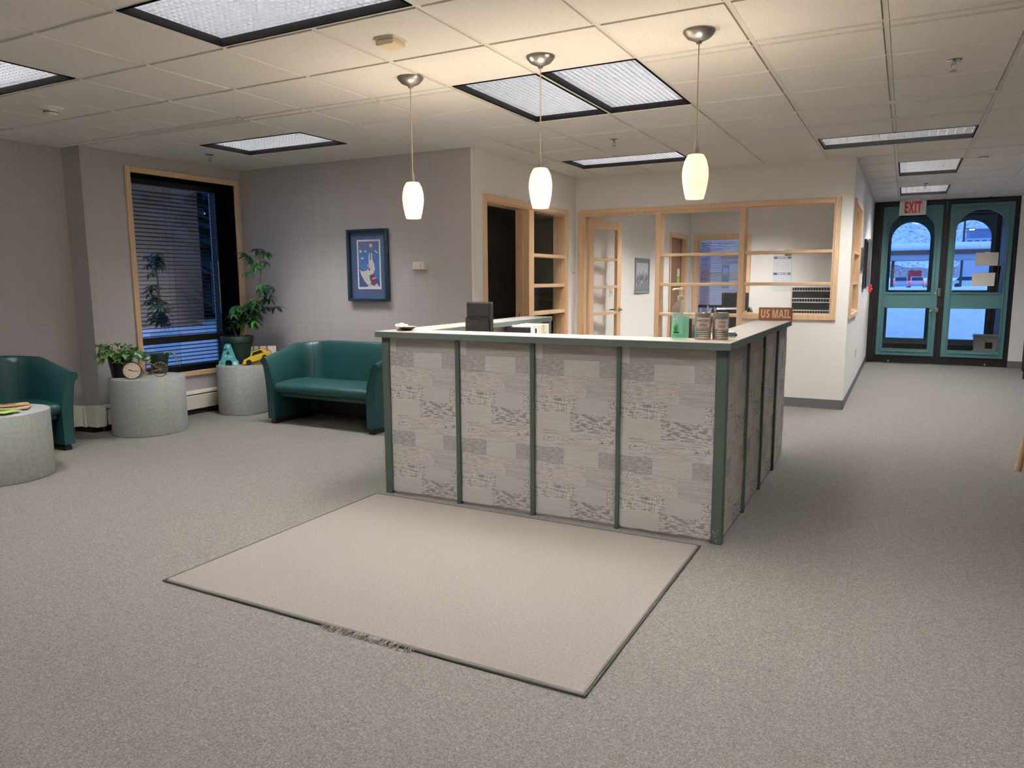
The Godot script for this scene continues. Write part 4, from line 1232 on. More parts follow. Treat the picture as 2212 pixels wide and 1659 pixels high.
# ---------------------------------------------------------------- plants
func leaflet(ln: float, wd: float, droop: float) -> B:
	var b := B.new()
	var n := 6
	for k in n:
		var p := []
		for q in 2:
			var u := (k + q) / float(n)
			var w := wd * pow(sin(PI * clampf(u * 0.94 + 0.05, 0, 1)), 0.8)
			var y := -droop * u * u
			p.append([Vector3(-w, y + w * 0.25, ln * u), Vector3(0, y, ln * u), Vector3(w, y + w * 0.25, ln * u)])
		for s in 2:
			var nn := Vector3(0.25 if s == 0 else -0.25, 1, 2 * droop * (k + 0.5) / n / maxf(ln, 0.01) * 0.5).normalized()
			b.squad(p[0][s], p[0][s + 1], p[1][s + 1], p[1][s], nn, nn, nn, nn)
	return b

func ivy_leaf() -> B:
	var b := B.new()
	var o := [Vector2(0, 0), Vector2(0.55, -0.18), Vector2(0.62, 0.2), Vector2(0.36, 0.5), Vector2(0.14, 0.82), Vector2(0, 1.12)]
	for s in [-1.0, 1.0]:
		for k in range(0, o.size() - 1):
			var A := Vector3(0, 0, 0.3); var p := Vector3(s * o[k].x, absf(o[k].x) * 0.3, o[k].y); var q := Vector3(s * o[k + 1].x, absf(o[k + 1].x) * 0.3, o[k + 1].y)
			var nn := Vector3(-s * 0.28, 1, 0).normalized()
			b.tri(A, p, q, nn, nn, nn)
	return b

func pot_plant_big() -> void:
	var o := Vector3(-6.25, 0.505, -5.555)
	var t := thing("schefflera", "tall umbrella plant in a large dark green pot by the window", "potted plant", o)
	part("pot", B.new().lathe([Vector2(0.0, 0.0), Vector2(0.118, 0.0), Vector2(0.125, 0.01), Vector2(0.152, 0.225), Vector2(0.160, 0.228), Vector2(0.168, 0.29), Vector2(0.164, 0.295), Vector2(0.156, 0.292), Vector2(0.15, 0.25), Vector2(0.0, 0.25)], 48), M.potgreen, t)
	part("soil", B.new().disc(Vector3(0, 0.252, 0), 0.152, Vector3.UP, 32), M.soil, t)
	var right := Vector3(0.90, 0, -0.44)
	var toward := Vector3(0.44, 0, 0.90)
	var P := func(px: float, py: float, dep := 0.0) -> Vector3:
		return right * ((px - 293.0) * 0.000838) + Vector3(0, 0.285 + (1215.0 - py) * 0.000838, 0) + toward * dep
	var sb := B.new()
	sb.tube([P.call(320, 1260), P.call(370, 1120), P.call(395, 960), P.call(400, 830), P.call(470, 765), P.call(590, 725), P.call(615, 620), P.call(628, 520), P.call(645, 370), P.call(640, 240), P.call(620, 130)], [0.010, 0.010, 0.009, 0.008, 0.008, 0.008, 0.007, 0.007, 0.007, 0.006, 0.003], 8)
	sb.tube([P.call(390, 1260, 0.03), P.call(405, 1100, 0.03), P.call(420, 950, 0.05), P.call(480, 880, 0.06)], [0.008, 0.007, 0.006, 0.004], 8)
	sb.tube([P.call(300, 1250, -0.02), P.call(240, 1130, -0.02), P.call(200, 1080, -0.03)], [0.006, 0.004, 0.003], 6)
	sb.tube([P.call(345, 1260, 0.02), P.call(350, 1080, 0.0), P.call(330, 900, 0.0), P.call(270, 860, 0.02)], [0.008, 0.006, 0.005, 0.003], 6)
	sb.tube([P.call(590, 725), P.call(680, 700, 0.02), P.call(760, 700, 0.03), P.call(800, 800, 0.03)], [0.006, 0.004, 0.003, 0.002], 6)
	part("stem", sb, M.stem, t)
	var r := RandomNumberGenerator.new(); r.seed = 17
	var w := [[630, 120, 1.0], [500, 200, 1.1], [560, 280, 1.15], [690, 170, 0.9], [765, 165, 0.8], [745, 290, 0.8], [600, 330, 1.0], [520, 410, 0.8], [650, 560, 0.8], [790, 590, 0.9], [700, 620, 1.1], [765, 690, 1.0], [720, 740, 0.9], [800, 840, 1.1], [560, 760, 1.2], [490, 790, 1.1], [640, 860, 1.0], [470, 890, 1.2], [400, 930, 1.2], [550, 930, 1.2], [350, 850, 1.0], [280, 850, 0.9], [300, 930, 0.9], [500, 1000, 1.2], [570, 1010, 1.1], [430, 1010, 1.1], [380, 980, 1.1], [215, 1085, 0.8], [340, 1040, 1.0], [610, 800, 1.0], [530, 860, 1.2], [450, 830, 1.1]]
	for k in w.size():
		var q: Array = w[k]
		var c: Vector3 = P.call(q[0], q[1], r.randf_range(-0.03, 0.10))
		var b := B.new()
		var nl := r.randi_range(6, 8)
		var tilt := Basis(Vector3(1, 0, 0), r.randf_range(0.05, 0.7)).rotated(Vector3.UP, r.randf() * TAU)
		for s in nl:
			var ln: float = 0.098 * q[2] * r.randf_range(0.8, 1.15)
			var lb := leaflet(ln, ln * 0.19, ln * r.randf_range(0.35, 0.9))
			lb.move(Transform3D(tilt * Basis(Vector3.UP, TAU * s / nl + r.randf_range(-0.15, 0.15)), c))
			b.add(lb)
		part("leaf", b, M.leaf[r.randi() % 3], t)
	# leaf stalks
	var pb := B.new()
	for q in w:
		var c: Vector3 = P.call(q[0], q[1])
		var best := Vector3.ZERO; var bd := 9.0
		for e in [[395, 960], [400, 830], [470, 765], [590, 725], [615, 620], [628, 520], [645, 370], [640, 240], [420, 950], [680, 700], [760, 700], [330, 900], [240, 1130], [370, 1120]]:
			var p: Vector3 = P.call(e[0], e[1])
			if p.distance_to(c) < bd: bd = p.distance_to(c); best = p
		if bd > 0.02: pb.tube([best, best.lerp(c, 0.6) + Vector3(0, 0.012, 0), c], 0.0018, 5)
	part("leaf_stalk", pb, mat(col(112, 120, 70), 0.6), t)

func pot_plant_ivy() -> void:
	var t := thing("ivy_plant", "leafy green vine in a black pot on the largest drum table", "potted plant", Vector3(-6.285, 0.51, -4.235))
	part("pot", B.new().lathe([Vector2(0.0, 0.0), Vector2(0.07, 0.0), Vector2(0.078, 0.01), Vector2(0.098, 0.14), Vector2(0.104, 0.20), Vector2(0.10, 0.205), Vector2(0.094, 0.2), Vector2(0.088, 0.17), Vector2(0.0, 0.17)], 36), M.potblack, t)
	part("soil", B.new().disc(Vector3(0, 0.172, 0), 0.09, Vector3.UP, 24), M.soil, t)
	var r := RandomNumberGenerator.new(); r.seed = 29
	var lm := ivy_leaf().mesh()
	var right := Vector3(0.60, 0, -0.80); var toward := Vector3(0.80, 0, 0.60)
	var sb := B.new()
	for k in 150:
		var s := r.randf_range(-0.20, 0.24)
		var y := 0.225 + r.randf_range(-0.045, 0.085) * (1.0 - absf(s) * 1.6)
		if s > 0.12: y -= (s - 0.10) * 0.55
		if s < -0.10: y += r.randf_range(-0.05, 0.045)
		var d := r.randf_range(-0.07, 0.13)
		if absf(s) < 0.1 and r.randf() < 0.25:
			y -= 0.07; d = 0.11
		var c := right * s + toward * d + Vector3(0, y, 0)
		var o := part("leaf", lm, M.ivy[r.randi() % 3], t)
		var sc := r.randf_range(0.032, 0.054)
		o.transform = Transform3D((Basis(Vector3.UP, r.randf() * TAU) * Basis(Vector3(1, 0, 0), r.randf_range(0.1, 1.0))).scaled(Vector3(sc, sc, sc)), c)
		if k % 3 == 0: sb.tube([Vector3(s * 0.2, 0.17, 0), c * 0.6 + Vector3(0, 0.10, 0), c], 0.0015, 4)
	part("stem", sb, mat(col(96, 110, 60), 0.7), t)
	# empty looking green pot with trailing strands
	var q := thing("strand_plant", "dark green pot with a few pale trailing strands beside the vine", "potted plant", Vector3(-6.245, 0.51, -4.60))
	part("pot", B.new().lathe([Vector2(0.0, 0.0), Vector2(0.062, 0.0), Vector2(0.066, 0.008), Vector2(0.08, 0.13), Vector2(0.086, 0.132), Vector2(0.091, 0.185), Vector2(0.087, 0.188), Vector2(0.08, 0.16), Vector2(0.0, 0.16)], 36), M.potgreen, q)
	part("soil", B.new().disc(Vector3(0, 0.162, 0), 0.081, Vector3.UP, 24), M.soil, q)
	for k in 4:
		var e := 0.12 + k * 0.03
		var ln := [Vector3(0.02, 0.16, -0.02), Vector3(0.03, 0.20, -0.06), Vector3(0.05, 0.195 - k * 0.008, -0.06 - e * 0.4), Vector3(0.07, 0.13 - k * 0.03, -0.07 - e * 0.5)]
		part("strand", B.new().tube(ln, [0.003, 0.0035, 0.003, 0.001], 5), mat(col(168, 182, 130), 0.6), q)

# ---------------------------------------------------------------- small things
func table_things() -> void:
	# bicycle clock
	var t := thing("bicycle_clock", "copper bicycle desk clock with a cream dial as its front wheel", "clock", Vector3(-6.02, 0.51, -4.295), deg_to_rad(61.0))
	var cop := mat(col(150, 92, 76), 0.35, 0.7)
	var n := Vector3(0, 0, 1)
	part("clock_case", B.new().tube([Vector3(-0.115, 0.078, -0.012), Vector3(-0.115, 0.078, 0.018)], 0.078, 40), mat(col(92, 60, 50), 0.35, 0.6), t)
	var dial := part("dial", B.new().tube([Vector3(-0.115, 0.078, 0.018), Vector3(-0.115, 0.078, 0.021)], 0.070, 40), mat(col(226, 214, 194), 0.6), t)
	for k in 12:
		var a := TAU * k / 12.0
		var num := str(12 if k == 0 else k)
		letters(num, 0.014, M.ink, dial, Transform3D(Basis(), Vector3(-0.115 + sin(a) * 0.056, 0.078 + cos(a) * 0.056, 0.0213)), 0.0004, "numeral")
	for h in [[-0.028, 0.012, 0.004], [0.05, -0.010, 0.0025]]:
		part("clock_hand", B.new().tube([Vector3(-0.115, 0.078, 0.0225), Vector3(-0.115 + h[0], 0.078 + h[1], 0.0225)], h[2], 6), M.ink, dial)
	var ring := []
	for k in 37: ring.append(Vector3(0.115 + 0.066 * cos(TAU * k / 36.0), 0.072 + 0.066 * sin(TAU * k / 36.0), 0))
	var rim := part("wheel_rim", B.new().tube(ring, 0.004, 8, false), cop, t)
	for k in 12:
		var a := TAU * k / 12.0
		part("spoke", B.new().tube([Vector3(0.115, 0.072, 0), Vector3(0.115 + 0.064 * cos(a), 0.072 + 0.064 * sin(a), 0)], 0.0009, 5), M.steel, rim)
	part("bike_frame", B.new().tube([Vector3(0.115, 0.072, 0.01), Vector3(0.005, 0.05, 0.01), Vector3(-0.02, 0.06, 0.005), Vector3(-0.055, 0.13, 0), Vector3(-0.10, 0.16, 0)], 0.005, 7).tube([Vector3(0.115, 0.072, 0.012), Vector3(0.06, 0.12, 0.01), Vector3(0.008, 0.145, 0.005)], 0.0045, 7).tube([Vector3(0.0, 0.05, 0), Vector3(0.006, 0.16, 0)], 0.005, 7), cop, t)
	part("crank", B.new().tube([Vector3(0.0, 0.045, 0.016), Vector3(0.0, 0.045, 0.024)], 0.018, 18), M.steel, t)
	part("saddle", B.new().bevel(Vector3(-0.018, 0.158, -0.012), Vector3(0.035, 0.168, 0.012), 0.004), mat(col(60, 42, 36), 0.6), t)
	part("handlebar", B.new().tube([Vector3(-0.10, 0.16, -0.03), Vector3(-0.11, 0.17, 0.0), Vector3(-0.10, 0.16, 0.04), Vector3(-0.08, 0.155, 0.045)], 0.004, 6), M.steel, t)
	part("stand_leg", B.new().tube([Vector3(0.0, 0.045, 0.02), Vector3(0.004, 0.0, 0.035)], 0.003, 6), M.steel, t)
	var pp := thing("paper_slip", "small pale paper slip behind the bicycle clock", "paper", Vector3(-6.20, 0.51, -4.16), 0.7)
	part("sheet", B.new().bevel(Vector3(-0.06, 0.0, -0.035), Vector3(0.06, 0.004, 0.035), 0.001), mat(col(200, 206, 200), 0.7), pp)
	# letter A
	var L := thing("letter_ornament", "standing turquoise letter A decorated with birds", "ornament", Vector3(-6.175, 0.505, -5.36), deg_to_rad(40.0))
	L.scale = Vector3(0.88, 0.97, 0.9)
	var tq := mat(col(86, 182, 194), 0.4)
	var o := PackedVector2Array([Vector2(-0.115, 0.0), Vector2(-0.04, 0.0), Vector2(-0.04, 0.035), Vector2(-0.024, 0.06), Vector2(0.024, 0.06), Vector2(0.04, 0.035), Vector2(0.04, 0.0), Vector2(0.115, 0.0), Vector2(0.105, 0.05), Vector2(0.085, 0.06), Vector2(0.03, 0.228), Vector2(0.018, 0.235), Vector2(-0.018, 0.235), Vector2(-0.03, 0.228), Vector2(-0.085, 0.06), Vector2(-0.105, 0.05)])
	part("letter", B.new().ext(o, Vector3(0, 0, -0.018), Vector3(1, 0, 0), Vector3(0, 1, 0), Vector3(0, 0, 0.036)), tq, L)
	part("counter_hole", B.new().ext(PackedVector2Array([Vector2(-0.018, 0.125), Vector2(0.018, 0.125), Vector2(0.0, 0.165)]), Vector3(0, 0, 0.0182), Vector3(1, 0, 0), Vector3(0, 1, 0), Vector3(0, 0, 0.0006)), M.ink, L)
	for q in [[-0.03, 0.175, 0.022, 0.009, 0.5, 0], [0.022, 0.098, 0.03, 0.008, 0.1, 1], [-0.03, 0.105, 0.01, 0.016, 0.0, 1], [-0.075, 0.03, 0.022, 0.012, -0.3, 2], [0.075, 0.025, 0.024, 0.02, 0.0, 1], [0.008, 0.208, 0.012, 0.014, 0.3, 1]]:
		var e := PackedVector2Array()
		for k in 14: e.append(Vector2(q[2] * cos(TAU * k / 14), q[3] * sin(TAU * k / 14)).rotated(q[4]) + Vector2(q[0], q[1]))
		part("painted_bird", B.new().ext(e, Vector3(0, 0, 0.018), Vector3(1, 0, 0), Vector3(0, 1, 0), Vector3(0, 0, 0.001)), [mat(col(24, 34, 40), 0.5), mat(col(222, 226, 222), 0.5), mat(col(150, 120, 96), 0.5)][q[5]], L)
	# toy car
	var c := thing("toy_car", "yellow toy car with black windows on the drum table", "toy car", Vector3(-5.975, 0.505, -5.565), deg_to_rad(42.0))
	var tip := Basis(Vector3(0, 0, 1), 0.42)
	var yl := mat(col(226, 190, 34), 0.45)
	var body := PackedVector2Array([Vector2(-0.14, 0.0), Vector2(0.13, 0.0), Vector2(0.135, 0.04), Vector2(0.10, 0.055), Vector2(0.075, 0.10), Vector2(-0.015, 0.10), Vector2(-0.06, 0.055), Vector2(-0.13, 0.045), Vector2(-0.145, 0.02)])
	var raise := Transform3D(Basis(Vector3(0, 0, 1), 0.30), Vector3(0.0, 0.05, 0))
	var wedge := func(b: B): return b.move(raise)
	part("car_body", wedge.call(B.new().ext(body, Vector3(0, 0, -0.05), Vector3(1, 0, 0), Vector3(0, 1, 0), Vector3(0, 0, 0.10))), yl, c)
	part("windscreen", wedge.call(B.new().ext(PackedVector2Array([Vector2(-0.056, 0.060), Vector2(-0.018, 0.098), Vector2(-0.020, 0.101), Vector2(-0.060, 0.062)]), Vector3(0, 0, -0.042), Vector3(1, 0, 0), Vector3(0, 1, 0), Vector3(0, 0, 0.084))), M.ink, c)
	part("roof_sign", wedge.call(B.new().cbox(Vector3(0.03, 0.1015, 0), Vector3(0.06, 0.003, 0.07))), M.ink, c)
	part("bonnet_mark", wedge.call(B.new().cbox(Vector3(-0.10, 0.052, 0.0), Vector3(0.03, 0.003, 0.06))), M.ink, c)
	part("side_window", wedge.call(B.new().ext(PackedVector2Array([Vector2(-0.04, 0.06), Vector2(0.085, 0.06), Vector2(0.068, 0.093), Vector2(-0.012, 0.093)]), Vector3(0, 0, 0.05), Vector3(1, 0, 0), Vector3(0, 1, 0), Vector3(0, 0, 0.0015))), M.ink, c)
	for x in [-0.085, 0.08]:
		for z in [-0.05, 0.05]:
			part("wheel", wedge.call(B.new().tube([Vector3(x, 0.008, z - 0.008), Vector3(x, 0.008, z + 0.008)], 0.026, 18)), M.black, c)
	part("bumper", wedge.call(B.new().bevel(Vector3(-0.155, 0.0, -0.05), Vector3(-0.138, 0.02, 0.05), 0.004)), mat(col(176, 140, 70), 0.4), c)
	part("display_stand", B.new().ext(PackedVector2Array([Vector2(-0.13, 0.0), Vector2(0.12, 0.0), Vector2(0.12, 0.072), Vector2(0.09, 0.065)]), Vector3(0, 0, -0.03), Vector3(1, 0, 0), Vector3(0, 1, 0), Vector3(0, 0, 0.06)), mat(col(150, 118, 62), 0.6), c)
	# photo card
	var im := Image.create(192, 128, false, Image.FORMAT_RGB8)
	im.fill(col(206, 204, 200))
	for x in [20, 62, 118]: im.fill_rect(Rect2i(x, 0, 14, 84), col(128, 126, 124))
	for k in 34:
		var a := PI + PI * k / 33.0
		oval_fill(im, Vector2(104 + cos(a) * 50, 58 + sin(a) * 34), Vector2(4, 4), col(206, 128, 78))
	im.fill_rect(Rect2i(0, 92, 192, 36), col(176, 172, 166))
	oval_fill(im, Vector2(168, 96), Vector2(8, 14), col(72, 76, 90))
	im.fill_rect(Rect2i(6, 30, 28, 5), col(90, 88, 88))
	var ph := thing("photo_card", "framed city photo card behind the yellow toy car", "picture", Vector3(-6.02, 0.505, -5.685), deg_to_rad(42.0))
	var lean := Transform3D(Basis(Vector3(1, 0, 0), -0.12), Vector3.ZERO)
	part("frame", B.new().bevel(Vector3(-0.14, 0, -0.006), Vector3(0.14, 0.19, 0.003), 0.002).move(lean), M.black, ph)
	part("print", B.new().quad(Vector3(-0.135, 0.185, 0.0035), Vector3(0.135, 0.185, 0.0035), Vector3(0.135, 0.006, 0.0035), Vector3(-0.135, 0.006, 0.0035), Vector3(0, 0, 1)).move(lean), pmat(ImageTexture.create_from_image(im), 0.4), ph)
	part("prop", B.new().bevel(Vector3(-0.02, 0.0, -0.06), Vector3(0.02, 0.006, -0.004), 0.001), M.black, ph)
	# magazines on the near drum
	var mg := [["open magazine with pale green cover on the nearest drum table", Vector3(-5.60, 0.475, -2.72), 0.5, col(176, 186, 150)], ["dark grey magazine under the others on the nearest drum table", Vector3(-5.72, 0.475, -2.78), -0.2, col(110, 108, 116)], ["tan brochure fanned out on the nearest drum table", Vector3(-5.60, 0.478, -2.93), 0.9, col(196, 172, 142)], ["bright green leaflet on the nearest drum table", Vector3(-5.50, 0.480, -2.80), 0.2, col(178, 204, 96)], ["orange edged brochure at the back of the nearest drum table", Vector3(-5.70, 0.481, -2.98), 1.2, col(214, 166, 112)]]
	for k in mg.size():
		var q: Array = mg[k]
		var m := thing("magazine", q[0], "magazine", q[1] + Vector3(0, 0.0005 + 0.004 * k * 0.0, 0), q[2], "magazines on the near drum table")
		var th := 0.003 + 0.001 * (k % 2)
		m.position.y = 0.4705 + 0.0048 * k
		part("pages", B.new().box(Vector3(-0.098, 0, -0.068), Vector3(0.098, th - 0.0008, 0.068)), M.paper, m)
		part("cover", B.new().box(Vector3(-0.1, th - 0.0008, -0.07), Vector3(0.1, th, 0.07)), mat(q[3], 0.3), m)
		part("picture_block", B.new().box(Vector3(-0.07, th, -0.05), Vector3(0.02, th + 0.0003, 0.01)), mat(q[3].darkened(0.45), 0.3), m)

func art(seed_: int, w: int, h: int) -> ImageTexture:
	var im := Image.create(w, h, false, Image.FORMAT_RGB8)
	var n := noise(seed_, 0.03, 3)
	for y in h:
		for x in w:
			im.set_pixel(x, y, col(70, 92, 140).lerp(col(120, 132, 168), clampf(0.5 + n.get_noise_2d(x, y), 0, 1)))
	return ImageTexture.create_from_image(im)

func wall_picture() -> void:
	var t := thing("framed_print", "deep navy frame with a moonlit blue mountain print above the loveseat", "picture", Vector3(-4.767, 1.17, -5.96))
	var W := 0.25; var H := 0.71; var D := 0.058
	var navy := mat(col(18, 48, 64), 0.35)
	var f := B.new()
	f.bevel(Vector3(-W, 0, 0.001), Vector3(-W + 0.026, H, D), 0.004).bevel(Vector3(W - 0.026, 0, 0.001), Vector3(W, H, D), 0.004)
	f.bevel(Vector3(-W + 0.026, 0, 0.001), Vector3(W - 0.026, 0.026, D), 0.004).bevel(Vector3(-W + 0.026, H - 0.026, 0.001), Vector3(W - 0.026, H, D), 0.004)
	part("frame", f, navy, t)
	var n := noise(8, 0.08, 2)
	var mt := img(64, 64, func(x: int, y: int):
		var k := n.get_noise_2d(x * 2, y * 2) * 0.03
		return Color(0.27 + k, 0.34 + k, 0.48 + k))
	part("mat_board", B.new().box(Vector3(-W + 0.026, 0.026, 0.004), Vector3(W - 0.026, H - 0.026, 0.012)), tmat(mt, 0.9, Vector3(3, 3, 3), false), t)
	part("white_border", B.new().box(Vector3(-0.147, 0.118, 0.012), Vector3(0.147, 0.608, 0.014)), mat(col(228, 226, 226), 0.7), t)
	var im := Image.create(240, 440, false, Image.FORMAT_RGB8)
	for y in 440:
		for x in 240:
			im.set_pixel(x, y, col(64, 88, 138) if y > 120 else col(86, 102, 140))
	poly_fill(im, [Vector2(0, 440), Vector2(0, 90), Vector2(24, 76), Vector2(52, 100), Vector2(78, 84), Vector2(110, 112), Vector2(150, 106), Vector2(196, 84), Vector2(240, 126), Vector2(240, 440)], col(70, 108, 168))
	for q in [[[8, 92], [26, 78], [40, 100], [22, 112]], [[62, 96], [80, 84], [104, 106], [84, 104]], [[188, 92], [198, 84], [232, 120], [214, 116]], [[20, 160], [52, 150], [66, 168], [40, 172]]]:
		var pts := []
		for p in q: pts.append(Vector2(p[0], p[1]))
		poly_fill(im, pts, col(206, 222, 232))
	poly_fill(im, [Vector2(0, 440), Vector2(0, 250), Vector2(90, 300), Vector2(240, 380), Vector2(240, 440)], col(48, 74, 124))
	oval_fill(im, Vector2(146, 40), Vector2(18, 19), col(232, 206, 186))
	# pale swirl of drapery and reaching shapes, maroon form below
	poly_fill(im, [Vector2(6, 268), Vector2(40, 286), Vector2(94, 280), Vector2(118, 250), Vector2(116, 140), Vector2(124, 112), Vector2(134, 116), Vector2(132, 180), Vector2(146, 176), Vector2(146, 110), Vector2(158, 112), Vector2(162, 180), Vector2(182, 220), Vector2(188, 270), Vector2(168, 310), Vector2(150, 330), Vector2(120, 330), Vector2(128, 372), Vector2(142, 400), Vector2(100, 424), Vector2(60, 380), Vector2(24, 320)], col(214, 208, 204))
	poly_fill(im, [Vector2(104, 246), Vector2(96, 232), Vector2(104, 220), Vector2(114, 236)], col(214, 208, 204))
	for k in 9:
		var a := Vector2(20 + k * 10, 284 + k * 3); var b := Vector2(60 + k * 8, 372 + k * 4)
		for s in 40:
			var p := a.lerp(b, s / 39.0) + Vector2(sin(s * 0.2) * 3, 0)
			im.set_pixelv(Vector2i(p), col(128, 120, 118))
	oval_fill(im, Vector2(122, 268), Vector2(10, 14), col(62, 66, 108))
	poly_fill(im, [Vector2(128, 326), Vector2(160, 312), Vector2(196, 350), Vector2(202, 390), Vector2(180, 424), Vector2(150, 410), Vector2(142, 370)], col(116, 56, 66))
	poly_fill(im, [Vector2(150, 356), Vector2(194, 346), Vector2(196, 358), Vector2(154, 368)], col(226, 214, 218))
	poly_fill(im, [Vector2(92, 440), Vector2(124, 408), Vector2(150, 420), Vector2(176, 430), Vector2(204, 402), Vector2(236, 440)], col(206, 202, 200))
	for q in [[138, 236], [150, 246], [160, 232], [146, 258], [140, 324]]:
		oval_fill(im, Vector2(q[0], q[1]), Vector2(4, 3), col(96, 92, 96))
	part("print", B.new().quad(Vector3(-0.13, 0.592, 0.0145), Vector3(0.13, 0.592, 0.0145), Vector3(0.13, 0.14, 0.0145), Vector3(-0.13, 0.14, 0.0145), Vector3(0, 0, 1)), pmat(ImageTexture.create_from_image(im), 0.6), t)
	# thermostat
	var th := thing("thermostat", "small cream wall thermostat right of the navy framed picture", "thermostat", Vector3(-4.135, 1.512, -5.96))
	part("base_plate", B.new().bevel(Vector3(-0.07, -0.038, 0.001), Vector3(0.07, 0.038, 0.012), 0.003), mat(col(214, 198, 168), 0.5), th)
	var cv := part("cover", B.new().bevel(Vector3(-0.078, -0.036, 0.012), Vector3(0.052, 0.036, 0.05), 0.004), mat(col(226, 222, 212), 0.5), th)
	part("slot", B.new().box(Vector3(0.022, -0.028, 0.05), Vector3(0.026, 0.028, 0.0508)), mat(col(120, 116, 110), 0.6), cv)

func ceiling_things() -> void:
	# sprinklers
	var sp := [["chrome sprinkler head in the ceiling near the top right", 0.165, -4.96], ["sprinkler head in the ceiling close to the tall window", -5.92, -5.06], ["sprinkler head in the ceiling in front of the back wall", -2.30, -6.25], ["sprinkler head in the ceiling near the exit doors", 0.15, -11.1]]
	for q in sp:
		var t := thing("sprinkler", q[0], "sprinkler", Vector3(q[1], TOP - 0.006, q[2]), 0.0, "ceiling sprinklers")
		part("escutcheon", B.new().lathe([Vector2(0.0, -0.009), Vector2(0.018, -0.009), Vector2(0.036, -0.005), Vector2(0.042, 0.0)], 28), M.chrome, t)
		var hd := part("head", B.new().lathe([Vector2(0.0, -0.03), Vector2(0.009, -0.028), Vector2(0.011, -0.008)], 14).tube([Vector3(-0.012, -0.022, 0), Vector3(-0.013, -0.04, 0), Vector3(0, -0.056, 0), Vector3(0.013, -0.04, 0), Vector3(0.012, -0.022, 0)], 0.003, 6), M.chrome, t)
		part("deflector", B.new().lathe([Vector2(0.0, -0.06), Vector2(0.017, -0.06), Vector2(0.018, -0.057), Vector2(0.0, -0.056)], 18), M.chrome, hd)
	for q in [["white smoke detector on the ceiling at the far left", -5.29, -3.2, 1.0], ["white smoke detector on the corridor ceiling", 0.60, -8.75, 0.9]]:
		var t := thing("smoke_detector", q[0], "smoke detector", Vector3(q[1], TOP - 0.006, q[2]), 0.0, "smoke detectors")
		part("base", B.new().lathe([Vector2(0.0, -0.018), Vector2(0.06, -0.018), Vector2(0.075, -0.01), Vector2(0.082, 0.0)], 36), M.plastic, t)
		var chm := part("chamber", B.new().lathe([Vector2(0.0, -0.05), Vector2(0.032, -0.05), Vector2(0.042, -0.044), Vector2(0.045, -0.018)], 32), M.plastic, t)
		part("vent_ring", B.new().lathe([Vector2(0.0455, -0.038), Vector2(0.0465, -0.034), Vector2(0.0462, -0.03)], 32), mat(col(120, 112, 100), 0.6), chm)
	var b := thing("ceiling_sensor", "small square cream sensor box on the ceiling left of the pendants", "sensor", Vector3(-2.36, TOP - 0.006, -3.17), 0.0)
	part("box", B.new().bevel(Vector3(-0.055, -0.034, -0.055), Vector3(0.055, -0.008, 0.055), 0.006), mat(col(226, 212, 176), 0.5), b)
	part("mount", B.new().box(Vector3(-0.06, -0.008, -0.06), Vector3(0.06, 0.0, 0.06)), M.plastic, b)
	# slot diffusers
	for q in [["dark linear air slot in the ceiling left of the window light", -5.641, -4.4218, -4.0796], ["nearer of two linear air slots in the corridor ceiling", -0.7642, 0.455, -5.9084], ["farther of two linear air slots in the corridor ceiling", -0.7642, 0.455, -6.518]]:
		var w: float = q[2] - q[1]
		var t := thing("air_slot", q[0], "air vent", Vector3((q[1] + q[2]) / 2, TOP, q[3]), 0.0, "linear air slots")
		part("slot", B.new().box(Vector3(-w / 2 + 0.01, -0.003, -0.034), Vector3(w / 2 - 0.01, -0.0005, 0.034)), M.black, t)
		part("blade", B.new().bevel(Vector3(-w / 2 + 0.01, -0.0105, -0.022), Vector3(w / 2 - 0.01, -0.0032, 0.014), 0.002), M.tbar, t)
		part("lip", B.new().box(Vector3(-w / 2 + 0.008, -0.0115, -0.044), Vector3(w / 2 - 0.008, -0.002, -0.034)).box(Vector3(-w / 2 + 0.008, -0.0115, 0.026), Vector3(w / 2 - 0.008, -0.002, 0.038)), M.tbar, t)

